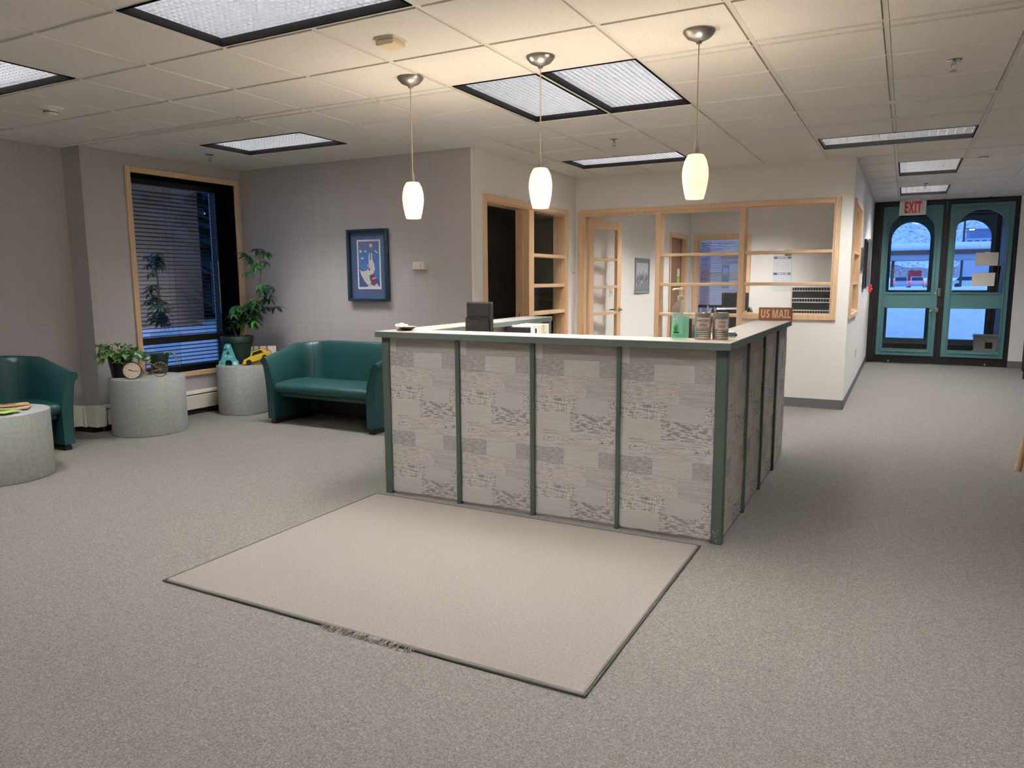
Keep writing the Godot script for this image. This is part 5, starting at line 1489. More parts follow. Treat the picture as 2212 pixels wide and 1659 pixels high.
func corridor_things() -> void:
	var e := thing("exit_sign", "white exit sign with red letters hanging before the green doors", "sign", Vector3(0.03, TOP - 0.006, -13.05))
	part("ceiling_mount", B.new().bevel(Vector3(-0.09, -0.035, -0.03), Vector3(0.09, 0.0, 0.03), 0.004), M.plastic, e)
	var bx := part("box", B.new().bevel(Vector3(-0.18, -0.25, -0.025), Vector3(0.18, -0.035, 0.025), 0.006), M.exitwhite, e)
	letters("EXIT", 0.165, M.red, bx, Transform3D(Basis(), Vector3(0, -0.142, 0.0255)), 0.002, "lettering", 700, "Droid Sans", 0.225)
	# pictures on the corridor wall, seen edge on
	for q in [["smallest framed picture on the corridor wall", -10.25, 1.46, 1.74, 0.18, 0], ["tall dark framed picture in the middle of the corridor wall", -11.15, 1.23, 1.88, 0.24, 1], ["framed picture nearest the exit on the corridor wall", -12.2, 1.25, 1.93, 0.24, 2]]:
		var h: float = q[3] - q[2]
		var t := thing("corridor_picture", q[0], "picture", Vector3(-0.51, q[2], q[1]), 0.0, "pictures along the corridor wall")
		var w: float = q[4]
		var f := B.new()
		f.bevel(Vector3(0.001, 0, -w), Vector3(0.03, h, -w + 0.025), 0.003).bevel(Vector3(0.001, 0, w - 0.025), Vector3(0.03, h, w), 0.003).bevel(Vector3(0.001, 0, -w + 0.025), Vector3(0.03, 0.025, w - 0.025), 0.003).bevel(Vector3(0.001, h - 0.025, -w + 0.025), Vector3(0.03, h, w - 0.025), 0.003)
		part("frame", f, mat([col(70, 82, 80), col(42, 26, 32), col(112, 112, 112)][q[5]], 0.4), t)
		part("print", B.new().quad(Vector3(0.012, h - 0.025, w - 0.025), Vector3(0.012, h - 0.025, -w + 0.025), Vector3(0.012, 0.025, -w + 0.025), Vector3(0.012, 0.025, w - 0.025), Vector3(1, 0, 0)), pmat(art(50 + q[5], 64, 96), 0.5), t)
	var p := thing("fire_pull", "red fire alarm pull box on the corridor wall by the doors", "fire alarm", Vector3(-0.51, 1.21, -12.95))
	part("box", B.new().bevel(Vector3(0.001, -0.06, -0.04), Vector3(0.045, 0.06, 0.04), 0.005), M.red, p)
	part("handle", B.new().bevel(Vector3(0.045, -0.02, -0.03), Vector3(0.055, 0.0, 0.03), 0.003), M.plastic, p)
	var o := thing("wall_outlet", "white outlet plate low on the corridor wall", "outlet", Vector3(-0.51, 0.42, -10.3))
	part("plate", B.new().bevel(Vector3(0.001, -0.057, -0.035), Vector3(0.007, 0.057, 0.035), 0.002), M.plastic, o)
	for y in [-0.02, 0.02]: part("socket", B.new().bevel(Vector3(0.007, y - 0.014, -0.016), Vector3(0.009, y + 0.014, 0.016), 0.001), M.paper, o)
	var s := thing("wall_switch", "white light switch with a hook on the white wall corner", "switch", Vector3(-3.55, 1.50, -8.25))
	part("plate", B.new().bevel(Vector3(0.001, -0.057, -0.035), Vector3(0.007, 0.057, 0.035), 0.002), M.plastic, s)
	part("toggle", B.new().bevel(Vector3(0.007, -0.012, -0.005), Vector3(0.02, 0.012, 0.005), 0.002), M.plastic, s)
	part("hook", B.new().tube([Vector3(0.007, -0.05, 0), Vector3(0.03, -0.055, 0), Vector3(0.034, -0.04, 0)], 0.006, 8), M.chrome, s)
	# easel leg and a dark chair at the right edge
	var z := thing("easel", "light wooden easel standing at the right edge", "easel", Vector3(1.05, 0, -6.25), 0.1)
	for q in [[-0.26, 0.0, -0.03, 1.6], [0.26, 0.0, 0.03, 1.6]]:
		part("leg", B.new().tube([Vector3(q[0], 0.0, 0.0), Vector3(q[2], q[3], -0.10)], 0.022, 4), M.wood_v, z)
	part("rear_leg", B.new().tube([Vector3(0, 0, -0.55), Vector3(0, 1.55, -0.12)], 0.018, 4), M.wood_v, z)
	part("ledge", B.new().bevel(Vector3(-0.22, 0.62, -0.05), Vector3(0.22, 0.66, 0.03), 0.003), M.wood_h, z)
	part("cross_bar", B.new().bevel(Vector3(-0.12, 1.2, -0.10), Vector3(0.12, 1.25, -0.07), 0.003), M.wood_h, z)
	var ch := thing("waiting_chair", "dark chair at the right edge near the corridor end", "chair", Vector3(1.72, 0, -11.75), -PI / 2)
	part("seat", B.new().bevel(Vector3(-0.25, 0.38, -0.25), Vector3(0.25, 0.46, 0.25), 0.03), M.leatherblack, ch)
	part("backrest", B.new().bevel(Vector3(-0.25, 0.46, -0.29), Vector3(0.25, 0.86, -0.22), 0.03), M.leatherblack, ch)
	for x in [-0.25, 0.25]:
		part("arm", B.new().bevel(Vector3(x - 0.03, 0.10, -0.27), Vector3(x + 0.03, 0.64, 0.26), 0.02), M.leatherblack, ch)
		for zz in [-0.22, 0.22]:
			part("leg", B.new().tube([Vector3(x, 0, zz), Vector3(x, 0.12, zz)], 0.02, 8), M.black, ch)

func rug() -> void:
	var t := thing("rug", "beige rectangular area rug with green bound edge before the desk", "rug", Vector3(-1.9, 0, -2.9))
	var x0 := -1.045; var x1 := 1.045; var z0 := -0.775; var z1 := 0.79
	var h := 0.012
	var b := B.new()
	b.bevel(Vector3(x0 + 0.008, 0.001, z0 + 0.008), Vector3(x1 - 0.008, h, z1 - 0.008), 0.006)
	part("pile", b, M.rug, t)
	# bound edge, worn away for a stretch of the front
	var e := B.new()
	e.tube([Vector3(-0.02, 0.0065, z1), Vector3(x0, 0.0065, z1), Vector3(x0, 0.0065, z0), Vector3(x1, 0.0065, z0), Vector3(x1, 0.0065, z1), Vector3(0.27, 0.0055, z1)], 0.0048, 8)
	part("binding", e, M.rug_edge, t)
	var r := RandomNumberGenerator.new(); r.seed = 77
	var fr := B.new()
	for k in 120:
		var x := r.randf_range(-0.08, 0.36)
		var l := r.randf_range(0.008, 0.028)
		fr.tube([Vector3(x, 0.008, z1 - 0.01), Vector3(x + r.randf_range(-0.006, 0.006), 0.009, z1 + l * 0.5), Vector3(x + r.randf_range(-0.012, 0.012), 0.001, z1 + l)], 0.0016, 4)
	part("frayed_yarn", fr, M.rug, t, "stuff")

# ---------------------------------------------------------------- office behind the glass
func office() -> void:
	var w := struct_root("window_4", "office window with blinds and dusk outside", Vector3(-2.905, 0, -13.45))
	var mv := func(b: B): return b.move(Transform3D(Basis(), Vector3(2.905, 0, 13.45)))
	part("casing", mv.call(casing(B.new(), "z", -13.45, -13.43, -3.33, -2.48, 0.62, 2.07, 0.075)), M.wood_v, w)
	var l := B.new()
	l.box(Vector3(-3.33, 0.62, -13.60), Vector3(-3.31, 2.07, -13.448)).box(Vector3(-2.50, 0.62, -13.60), Vector3(-2.48, 2.07, -13.448)).box(Vector3(-3.31, 2.05, -13.60), Vector3(-2.50, 2.07, -13.448)).box(Vector3(-3.31, 0.62, -13.60), Vector3(-2.50, 0.64, -13.448))
	part("jamb", mv.call(l), M.wood_v, w)
	part("transom", mv.call(B.new().box(Vector3(-3.31, 0.855, -13.56), Vector3(-2.50, 0.905, -13.50))), M.frameblack, w)
	for p in [[0.64, 0.855], [0.905, 2.05]]:
		part("pane", mv.call(B.new().quad(Vector3(-3.31, p[1], -13.52), Vector3(-2.50, p[1], -13.52), Vector3(-2.50, p[0], -13.52), Vector3(-3.31, p[0], -13.52), Vector3(0, 0, 1))), M.coated, w)
		var n := int((p[1] - p[0]) / 0.030)
		for k in n:
			var y: float = p[0] + 0.012 + k * 0.030
			part("slat", mv.call(B.new().quad(Vector3(-3.30, y + 0.010, -13.57), Vector3(-2.51, y + 0.010, -13.57), Vector3(-2.51, y - 0.008, -13.548), Vector3(-3.30, y - 0.008, -13.548), Vector3(0, 1, 0.3).normalized())), M.slatlight, w)
	# closet door on the left office wall
	var d := struct_root("door_5", "brown closet door in a maple casing inside the office", Vector3(-3.46, 0, -12.61))
	var md := func(b: B): return b.move(Transform3D(Basis(), Vector3(3.46, 0, 12.61)))
	part("casing", md.call(casing(B.new(), "x", -3.46, -3.44, -13.08, -12.14, 0.0, 2.08, 0.055, false)), M.wood_v, d)
	part("jamb", md.call(B.new().box(Vector3(-3.60, 0, -13.08), Vector3(-3.455, 2.08, -13.06)).box(Vector3(-3.60, 0, -12.16), Vector3(-3.455, 2.08, -12.14)).box(Vector3(-3.60, 2.06, -13.06), Vector3(-3.455, 2.08, -12.16))), M.wood_v, d)
	part("leaf", md.call(B.new().bevel(Vector3(-3.56, 0.01, -13.058), Vector3(-3.52, 2.058, -12.162), 0.003)), M.wood_dark, d)
	part("notice", md.call(B.new().box(Vector3(-3.52, 1.42, -12.95), Vector3(-3.518, 1.55, -12.80))), mat(col(236, 238, 234), 0.6), d)
	part("notice", md.call(B.new().box(Vector3(-3.52, 1.28, -12.95), Vector3(-3.518, 1.42, -12.80))), mat(col(128, 214, 74), 0.6), d)
	# picture on the office wall
	var t := thing("office_picture", "grey framed mountain print on the wall inside the office", "picture", Vector3(-3.46, 1.17, -10.65))
	var W := 0.33; var H := 0.51
	var f := B.new()
	f.bevel(Vector3(0.001, 0, -W), Vector3(0.02, H, -W + 0.02), 0.003).bevel(Vector3(0.001, 0, W - 0.02), Vector3(0.02, H, W), 0.003).bevel(Vector3(0.001, 0, -W + 0.02), Vector3(0.02, 0.02, W - 0.02), 0.003).bevel(Vector3(0.001, H - 0.02, -W + 0.02), Vector3(0.02, H, W - 0.02), 0.003)
	part("frame", f, mat(col(150, 158, 154), 0.4), t)
	part("mat_board", B.new().box(Vector3(0.002, 0.02, -W + 0.02), Vector3(0.009, H - 0.02, W - 0.02)), mat(col(126, 142, 144), 0.8), t)
	var im := Image.create(128, 96, false, Image.FORMAT_RGB8)
	im.fill(col(196, 200, 206))
	var rg := RandomNumberGenerator.new(); rg.seed = 4
	for k in 7:
		var x := k * 20.0 - 4
		poly_fill(im, [Vector2(x, 70), Vector2(x + 14, 18 + rg.randf() * 22), Vector2(x + 32, 70)], [col(110, 118, 142), col(138, 142, 160), col(88, 96, 120)][k % 3])
	im.fill_rect(Rect2i(0, 66, 128, 30), col(136, 132, 138))
	for k in 12: im.fill_rect(Rect2i(rg.randi() % 124, 40 + rg.randi() % 40, 4, 12), col(214, 212, 212) if k % 2 else col(66, 64, 72))
	part("print", B.new().quad(Vector3(0.0095, H - 0.07, W - 0.06), Vector3(0.0095, H - 0.07, -W + 0.06), Vector3(0.0095, 0.06, -W + 0.06), Vector3(0.0095, 0.06, W - 0.06), Vector3(1, 0, 0)), pmat(ImageTexture.create_from_image(im), 0.5), t)
	var s := thing("office_switch", "double light switch plate seen through the open door", "switch", Vector3(-3.46, 1.2, -9.35))
	part("plate", B.new().bevel(Vector3(0.001, -0.057, -0.057), Vector3(0.007, 0.057, 0.057), 0.002), mat(col(224, 216, 192), 0.5), s)
	for zz in [-0.023, 0.023]: part("toggle", B.new().bevel(Vector3(0.007, -0.012, zz - 0.005), Vector3(0.018, 0.012, zz + 0.005), 0.002), M.plastic, s)
	# calendar
	var c := thing("wall_calendar", "three-month wall calendar hanging in the office", "calendar", Vector3(-1.88, 1.16, -13.45))
	var cim := Image.create(160, 360, false, Image.FORMAT_RGB8)
	cim.fill(col(226, 228, 232))
	poly_fill(cim, [Vector2(98, 4), Vector2(156, 4), Vector2(156, 56), Vector2(98, 56)], col(120, 110, 92))
	for k in 40: cim.fill_rect(Rect2i(98 + rg.randi() % 54, 4 + rg.randi() % 48, 5, 4), [col(176, 66, 72), col(86, 110, 62), col(200, 190, 170)][k % 3])
	for blk in [60, 200]:
		cim.fill_rect(Rect2i(4, blk, 152, 20), col(92, 108, 132))
		for y in 5:
			for x in 7: cim.fill_rect(Rect2i(12 + x * 20, blk + 30 + y * 20, 6, 4), col(150, 160, 178))
	for y in 3:
		for x in 4: cim.fill_rect(Rect2i(12 + x * 20, 10 + y * 16, 6, 4), col(150, 160, 178))
	var sht := part("sheets", B.new().bevel(Vector3(-0.15, 0.0, 0.001), Vector3(0.15, 0.70, 0.008), 0.001), M.paper, c)
	part("print", B.new().quad(Vector3(-0.148, 0.698, 0.0085), Vector3(0.148, 0.698, 0.0085), Vector3(0.148, 0.002, 0.0085), Vector3(-0.148, 0.002, 0.0085), Vector3(0, 0, 1)), pmat(ImageTexture.create_from_image(cim), 0.6), c)
	letters("JANUARY 2022", 0.028, mat(col(240, 240, 244), 0.6), sht, Transform3D(Basis(), Vector3(0, 0.562, 0.009)), 0.0005, "lettering", 700, "Droid Sans", 0.17)
	letters("FEBRUARY 2022", 0.028, mat(col(240, 240, 244), 0.6), sht, Transform3D(Basis(), Vector3(0.01, 0.291, 0.009)), 0.0005, "lettering", 700, "Droid Sans", 0.18)
	# desk, chair and shelf inside
	var k := thing("office_desk", "office desk under the window behind the glass", "desk", Vector3(-2.75, 0, -12.9))
	part("top", B.new().bevel(Vector3(-0.65, 0.70, -0.4), Vector3(0.65, 0.735, 0.4), 0.004), M.counter, k)
	for x in [-0.63, 0.61]: part("side_panel", B.new().box(Vector3(x, 0, -0.38), Vector3(x + 0.02, 0.70, 0.38)), M.base, k)
	var oc := thing("office_chair", "dark office chair with curved arms behind the glazing", "chair", Vector3(-2.35, 0, -11.7), 0.5)
	part("seat", B.new().bevel(Vector3(-0.24, 0.44, -0.24), Vector3(0.24, 0.52, 0.24), 0.03), M.leatherblack, oc)
	part("backrest", B.new().bevel(Vector3(-0.2, 0.56, -0.27), Vector3(0.2, 0.92, -0.21), 0.03), M.leatherblack, oc)
	for x in [-0.28, 0.28]:
		var ar := []
		for q in 12:
			var a := PI * q / 11.0
			ar.append(Vector3(x, 0.62 + 0.30 * sin(a), -0.16 + 0.34 * (q / 11.0)))
		part("arm", B.new().tube(ar, 0.022, 8), M.black, oc)
	part("post", B.new().tube([Vector3(0, 0.08, 0), Vector3(0, 0.44, 0)], 0.03, 10), M.black, oc)
	for q in 5:
		var a := TAU * q / 5.0
		part("base_arm", B.new().tube([Vector3(0, 0.09, 0), Vector3(cos(a) * 0.28, 0.04, sin(a) * 0.28)], 0.02, 6), M.black, oc)
		part("caster", B.new().tube([Vector3(cos(a) * 0.28 - 0.015, 0.025, sin(a) * 0.28), Vector3(cos(a) * 0.28 + 0.015, 0.025, sin(a) * 0.28)], 0.025, 10), M.black, oc)
	var mo := thing("office_monitor", "dark monitor on the office desk before the blinds", "monitor", Vector3(-2.55, 0.735, -12.95), 0.2)
	part("screen_case", B.new().bevel(Vector3(-0.22, 0.10, -0.02), Vector3(0.22, 0.40, 0.02), 0.005), M.black, mo)
	part("stand", B.new().box(Vector3(-0.03, 0.0, -0.02), Vector3(0.03, 0.12, 0.0)).bevel(Vector3(-0.1, 0.0, -0.08), Vector3(0.1, 0.012, 0.08), 0.003), M.black, mo)
	# wire baskets over a dark cabinet
	var cb := thing("wire_rack", "white wire basket rack with dark folders in the office", "rack", Vector3(-1.29, 0, -12.9))
	part("dark_cabinet", B.new().bevel(Vector3(-0.34, 0.0, -0.3), Vector3(0.34, 1.235, 0.0), 0.005), M.black, cb)
	var wm := mat(col(216, 214, 208), 0.4)
	for y in [0.80, 0.99, 1.17]:
		var g := B.new()
		for yy in [y, y + 0.06]:
			g.tube([Vector3(-0.32, yy, 0.02), Vector3(0.32, yy, 0.02), Vector3(0.32, yy, 0.25), Vector3(-0.32, yy, 0.25), Vector3(-0.32, yy, 0.02)], 0.004, 5)
		for q in 17:
			var x := -0.32 + 0.04 * q
			g.tube([Vector3(x, y + 0.06, 0.25), Vector3(x, y, 0.25), Vector3(x, y, 0.02)], 0.0025, 4)
		part("wire_basket", g, wm, cb)
	for x in [-0.32, 0.32]: part("upright", B.new().tube([Vector3(x, 0.0, 0.25), Vector3(x, 1.235, 0.25)], 0.006, 6), wm, cb)

# ---------------------------------------------------------------- vestibule and street
func entry_things() -> void:
	for q in [["upper paper notice taped to the right door glass", 1.545, 1.075], ["lower paper notice taped to the right door glass", 1.24, 1.05]]:
		var t := thing("door_notice", q[0], "notice", Vector3(q[2], q[1], -13.462), 0.0, "paper notices on the door")
		part("sheet", B.new().box(Vector3(-0.148, 0, 0.0), Vector3(0.148, 0.20, 0.003)), M.paper, t)
		part("tape", B.new().box(Vector3(-0.03, 0.19, 0.003), Vector3(0.03, 0.21, 0.004)), M.plastic, t)
	var b := thing("salt_bin", "grey plastic bin with a dark label behind the right door", "bin", Vector3(1.20, 0, -14.1), -0.1)
	part("tub", B.new().ext(PackedVector2Array([Vector2(-0.14, 0.0), Vector2(0.14, 0.0), Vector2(0.17, 0.42), Vector2(-0.17, 0.42)]), Vector3(0, 0, -0.14), Vector3(1, 0, 0), Vector3(0, 1, 0), Vector3(0, 0, 0.28)), mat(col(176, 176, 172), 0.6), b)
	part("lid", B.new().bevel(Vector3(-0.18, 0.42, -0.15), Vector3(0.18, 0.45, 0.15), 0.006), mat(col(196, 196, 192), 0.6), b)
	part("label", B.new().box(Vector3(0.0, 0.24, 0.14), Vector3(0.1, 0.34, 0.142)), M.ink, b)
	var m := thing("rubber_mat", "red-brown slotted rubber mat on the vestibule floor", "mat", Vector3(0.62, 0, -14.65), 0.0)
	var sl := B.new()
	for k in 12: sl.bevel(Vector3(-0.35 + k * 0.06, 0.0, -0.4), Vector3(-0.305 + k * 0.06, 0.02, 0.4), 0.004)
	sl.box(Vector3(-0.35, 0.0, -0.42), Vector3(0.36, 0.014, -0.38)).box(Vector3(-0.35, 0.0, 0.38), Vector3(0.36, 0.014, 0.42))
	part("slats", sl, mat(col(96, 40, 34), 0.6), m)
	for k in 3:
		var p := thing("shovel_pole", ["leftmost pole leaning in the vestibule corner", "middle pole leaning in the vestibule corner", "rightmost pole leaning in the vestibule corner"][k], "pole", Vector3(1.25 + 0.05 * k, 0, -14.75 - 0.12 * k), 0.0, "poles leaning in the vestibule")
		part("shaft", B.new().tube([Vector3(0, 0.0, 0), Vector3(0.05, 1.32 + 0.1 * k, -0.1)], 0.016, 8), mat(col(92, 66, 50), 0.6), p)
		part("grip", B.new().tube([Vector3(0.048, 1.27 + 0.1 * k, -0.098), Vector3(0.052, 1.36 + 0.1 * k, -0.103)], 0.02, 8), mat(col(120, 70, 54), 0.6), p)

func vehicle(called: String, label: String, paint: Color, at: Vector3, turn: float, tall: float) -> void:
	var t := thing(called, label, "car", at, turn, "cars in the street")
	var pm := mat(paint, 0.3)
	var h := tall
	var body := PackedVector2Array([Vector2(-2.2, 0.28), Vector2(2.2, 0.28), Vector2(2.25, 0.55), Vector2(2.15, 0.86), Vector2(1.1, 0.95), Vector2(-1.6, 0.98), Vector2(-2.2, 0.92), Vector2(-2.27, 0.6)])
	var bd := part("body", B.new().ext(body, Vector3(-0.87, 0, 0), Vector3(0, 0, 1), Vector3(0, 1, 0), Vector3(1.74, 0, 0)), pm, t)
	var cab := PackedVector2Array([Vector2(-1.75, 0.95), Vector2(1.05, 0.94), Vector2(0.45, h), Vector2(-1.2, h)])
	var cbn := part("cabin", B.new().ext(cab, Vector3(-0.74, 0, 0), Vector3(0, 0, 1), Vector3(0, 1, 0), Vector3(1.48, 0, 0)), pm, t)
	var gl := mat(col(42, 52, 70), 0.1)
	for sx in [-1.0, 1.0]:
		part("side_window", B.new().ext(PackedVector2Array([Vector2(-1.5, 0.99), Vector2(0.85, 0.99), Vector2(0.4, h - 0.07), Vector2(-1.15, h - 0.07)]), Vector3(sx * 0.742, 0, 0), Vector3(0, 0, 1), Vector3(0, 1, 0), Vector3(sx * 0.008, 0, 0)), gl, cbn)
	for e in [[-1.75, -1.2, -1.0], [1.05, 0.45, 1.0]]:
		var b0 := Vector3(-0.66, 1.0, lerpf(e[0], e[1], 0.1) + e[2] * 0.01); var b1 := Vector3(-0.62, h - 0.06, lerpf(e[0], e[1], 0.9) + e[2] * 0.01)
		part("windscreen", B.new().quad(b1, Vector3(-b1.x, b1.y, b1.z), Vector3(-b0.x, b0.y, b0.z), b0, Vector3(0, 0.5, e[2]).normalized()), gl, cbn)
	for x in [-0.8, 0.8]:
		for z in [-1.35, 1.35]:
			part("wheel", B.new().tube([Vector3(x - 0.1, 0.32, z), Vector3(x + 0.1, 0.32, z)], 0.32, 18), M.black, t)
	for x in [-0.72, 0.72]:
		part("tail_light", B.new().bevel(Vector3(x - 0.12, 0.66, 2.17), Vector3(x + 0.12, 0.86, 2.24), 0.01), M.taillight, bd)

func conifer(label: String, at: Vector3, h: float, r: float, seed_: int) -> void:
	var t := thing("spruce", label, "tree", at, 0.0, "dark spruces outside")
	part("trunk", B.new().tube([Vector3(0, 0, 0), Vector3(0, h * 0.92, 0)], [0.14, 0.02], 8), mat(col(60, 48, 42), 0.9), t)
	var rg := RandomNumberGenerator.new(); rg.seed = seed_
	var b := B.new()
	for k in 22:
		var u := k / 22.0
		var y := h * (0.06 + 0.92 * u)
		var rr := r * pow(1.0 - u, 0.85) + 0.05
		var n := 11
		for s in n:
			var a := TAU * (s + rg.randf() * 0.7) / n + k * 0.4
			var ln := rr * rg.randf_range(0.65, 1.1)
			var d := Vector3(cos(a), 0, sin(a)); var sd := Vector3(-sin(a), 0, cos(a)) * ln * 0.30
			var p0 := Vector3(0, y + 0.12, 0); var p1 := d * ln * 0.55 + Vector3(0, y - ln * 0.12, 0); var p2 := d * ln + Vector3(0, y - ln * rg.randf_range(0.3, 0.5), 0)
			var up := (Vector3.UP + d * 0.3).normalized()
			b.tri(p0, p1 + sd, p1 - sd, up, up, up)
			b.tri(p2, p1 + sd, p1 - sd, up, up, up)
	part("branches", b, mat(col(34, 46, 44), 0.9), t)

func outside() -> void:
	# snow: berm in front of the doors, level beyond
	var n := noise(101, 0.35, 3)
	var hgt := func(x: float, z: float) -> float:
		var y := -0.15
		if z < -16.2 and absf(x) < 14.0:
			y += 1.30 * smoothstep(-16.6, -20.5, z) - 1.15 * smoothstep(-22.0, -30.0, z)
		if x < -7.4 and z > -16.0:
			y += 0.75 * smoothstep(-7.6, -10.5, x)
		return y + n.get_noise_2d(x, z) * 0.10
	var g := B.new()
	var xs := []; var zs := []
	for k in 61: xs.append(-60.0 + 2.0 * k)
	for k in 25: xs.append(-2.5 + 0.25 * k)
	for k in 14: xs.append(-13.0 + 0.4 * k)
	for k in 16: zs.append(-140.0 + 6.0 * k)
	for k in 90: zs.append(-45.0 + 0.6 * k)
	xs.sort(); zs.sort()
	for i in xs.size() - 1:
		for j in zs.size() - 1:
			if xs[i + 1] - xs[i] < 1e-3 or zs[j + 1] - zs[j] < 1e-3: continue
			var inside: bool = (xs[i + 1] > -6.95 and xs[i] < 3.5 and zs[j + 1] > -16.0 and zs[j] < 2.0)
			if inside: continue
			var q := []
			for e in [[i, j], [i + 1, j], [i + 1, j + 1], [i, j + 1]]:
				q.append(Vector3(xs[e[0]], hgt.call(xs[e[0]], zs[e[1]]), zs[e[1]]))
			var nm := []
			for p in q:
				nm.append(Vector3(hgt.call(p.x - 0.15, p.z) - hgt.call(p.x + 0.15, p.z), 0.3, hgt.call(p.x, p.z - 0.15) - hgt.call(p.x, p.z + 0.15)).normalized())
			g.squad(q[0], q[1], q[2], q[3], nm[0], nm[1], nm[2], nm[3])
	var s := part(numbered("snow_ground"), g, M.snow, self, "stuff", "blue-white snow banked up outside the doors and windows")
	s.set_meta("category", "snow")
	# mountain
	var mn := noise(111, 0.018, 5)
	var mb := B.new()
	var mh := func(x: float, z: float) -> float:
		var u := (z + 470.0) / 90.0
		return (33.0 + 10.0 * mn.get_noise_2d(x * 1.4, 0) - absf(x - 2.0) * 0.05) * exp(-u * u * 2.4) + mn.get_noise_2d(x * 2.5, z * 2.5) * 7.0 * exp(-u * u * 2.0) - 2.0
	var st := 6.0
	for i in 70:
		for j in 26:
			var x := -210.0 + st * i; var z := -560.0 + st * j
			var q := []; var nm := []
			for e in [[0, 0], [1, 0], [1, 1], [0, 1]]:
				var p := Vector3(x + st * e[0], 0, z + st * e[1])
				p.y = mh.call(p.x, p.z)
				q.append(p)
				nm.append(Vector3(mh.call(p.x - 2, p.z) - mh.call(p.x + 2, p.z), 4.0, mh.call(p.x, p.z - 2) - mh.call(p.x, p.z + 2)).normalized())
			mb.squad(q[0], q[1], q[2], q[3], nm[0], nm[1], nm[2], nm[3])
	var rk := noise(121, 0.06, 4)
	var rock := tmat(img(256, 256, func(x: int, y: int):
		var k := smoothstep(0.05, 0.3, rk.get_noise_2d(x, y * 1.6))
		return Color(0.90, 0.92, 0.95).lerp(Color(0.50, 0.55, 0.62), k)), 0.9, Vector3(0.02, 0.02, 0.02))
	var mo := thing("mountain", "snowy blue mountain ridge far beyond the street", "mountain", Vector3(0, 0, 0))
	part("slope", mb, rock, mo)
	# drive-through canopy across the lot
	var c := thing("canopy", "long snow-covered flat canopy across the parking lot", "canopy", Vector3(1.0, 0, -60))
	part("snow_cap", B.new().bevel(Vector3(-14, 3.27, -4), Vector3(14, 3.80, 0.2), 0.2), M.snow, c)
	part("fascia", B.new().box(Vector3(-14, 2.98, -4), Vector3(14, 3.27, 0.1)), mat(col(92, 74, 70), 0.8), c)
	part("fascia_band", B.new().box(Vector3(-14, 2.62, -4), Vector3(14, 2.98, 0.0)), mat(col(150, 160, 172), 0.8), c)
	for x in [-9.0, -1.9, 5.2, 9.0]:
		part("post", B.new().box(Vector3(x - 0.1, -0.1, -2.2), Vector3(x + 0.1, 2.62, -2.0)), mat(col(96, 78, 66), 0.8), c)
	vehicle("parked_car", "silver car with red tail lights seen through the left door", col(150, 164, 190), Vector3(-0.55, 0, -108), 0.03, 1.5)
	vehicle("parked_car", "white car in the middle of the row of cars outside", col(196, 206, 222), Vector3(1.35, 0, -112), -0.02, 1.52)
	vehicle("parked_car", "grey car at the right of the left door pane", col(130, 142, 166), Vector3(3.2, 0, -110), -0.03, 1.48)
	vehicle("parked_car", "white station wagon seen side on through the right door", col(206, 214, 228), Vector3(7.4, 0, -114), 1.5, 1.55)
	var tr := thing("red_truck", "red box truck behind the row of cars", "truck", Vector3(1.35, 0, -150))
	part("box", B.new().bevel(Vector3(-1.05, 0.6, -4), Vector3(1.05, 2.65, 2), 0.05), mat(col(190, 40, 58), 0.5), tr)
	part("cab", B.new().bevel(Vector3(-0.95, 0.5, -6), Vector3(0.95, 2.1, -4.05), 0.1), mat(col(190, 40, 58), 0.5), tr)
	for x in [-0.85, 0.85]:
		for z in [-5.0, 0.8]: part("wheel", B.new().tube([Vector3(x - 0.12, 0.45, z), Vector3(x + 0.12, 0.45, z)], 0.45, 14), M.black, tr)
	var bl := thing("office_block", "pale office block with two rows of windows beyond the lot", "building", Vector3(24, 0, -300))
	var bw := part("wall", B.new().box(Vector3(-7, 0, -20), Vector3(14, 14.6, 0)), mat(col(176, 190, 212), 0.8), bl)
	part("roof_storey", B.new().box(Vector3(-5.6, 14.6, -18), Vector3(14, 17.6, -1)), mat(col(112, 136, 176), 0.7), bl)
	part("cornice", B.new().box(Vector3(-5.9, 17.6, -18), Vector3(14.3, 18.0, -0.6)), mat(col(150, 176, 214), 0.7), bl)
	for y in [10.9, 13.0]:
		for k in 9:
			part("window", B.new().box(Vector3(-6.0 + k * 2.1, y, -0.1), Vector3(-4.7 + k * 2.1, y + 0.95, 0.05)), mat(col(78, 96, 132), 0.3), bw)
	var lp := thing("street_lamp", "dark street lamp with a lit head beyond the right door", "street lamp", Vector3(6.15, 0, -110))
	part("post", B.new().tube([Vector3(0, 0, 0), Vector3(0, 8.6, 0)], [0.16, 0.12], 8), mat(col(52, 58, 72), 0.6), lp)
	part("arm", B.new().tube([Vector3(0, 7.4, 0), Vector3(0.9, 7.45, 0)], 0.07, 6), mat(col(52, 58, 72), 0.6), lp)
	part("lamp_head", B.new().bevel(Vector3(0.5, 7.22, -0.2), Vector3(1.1, 7.38, 0.2), 0.05), M.streetlamp, lp)
	conifer("dark spruce at the left of the street scene", Vector3(-2.0, 0.4, -24.0), 3.4, 1.35, 5)
	conifer("nearest dark spruce outside the tall window", Vector3(-12.2, 0.5, -8.6), 6.5, 1.7, 6)
	conifer("second dark spruce outside the tall window", Vector3(-13.6, 0.5, -10.6), 7.5, 1.9, 7)
	conifer("third dark spruce outside the tall window", Vector3(-16.0, 0.5, -10.0), 8.0, 2.0, 8)
	conifer("farthest dark spruce outside the tall window", Vector3(-15.0, 0.5, -13.0), 8.0, 2.0, 9)

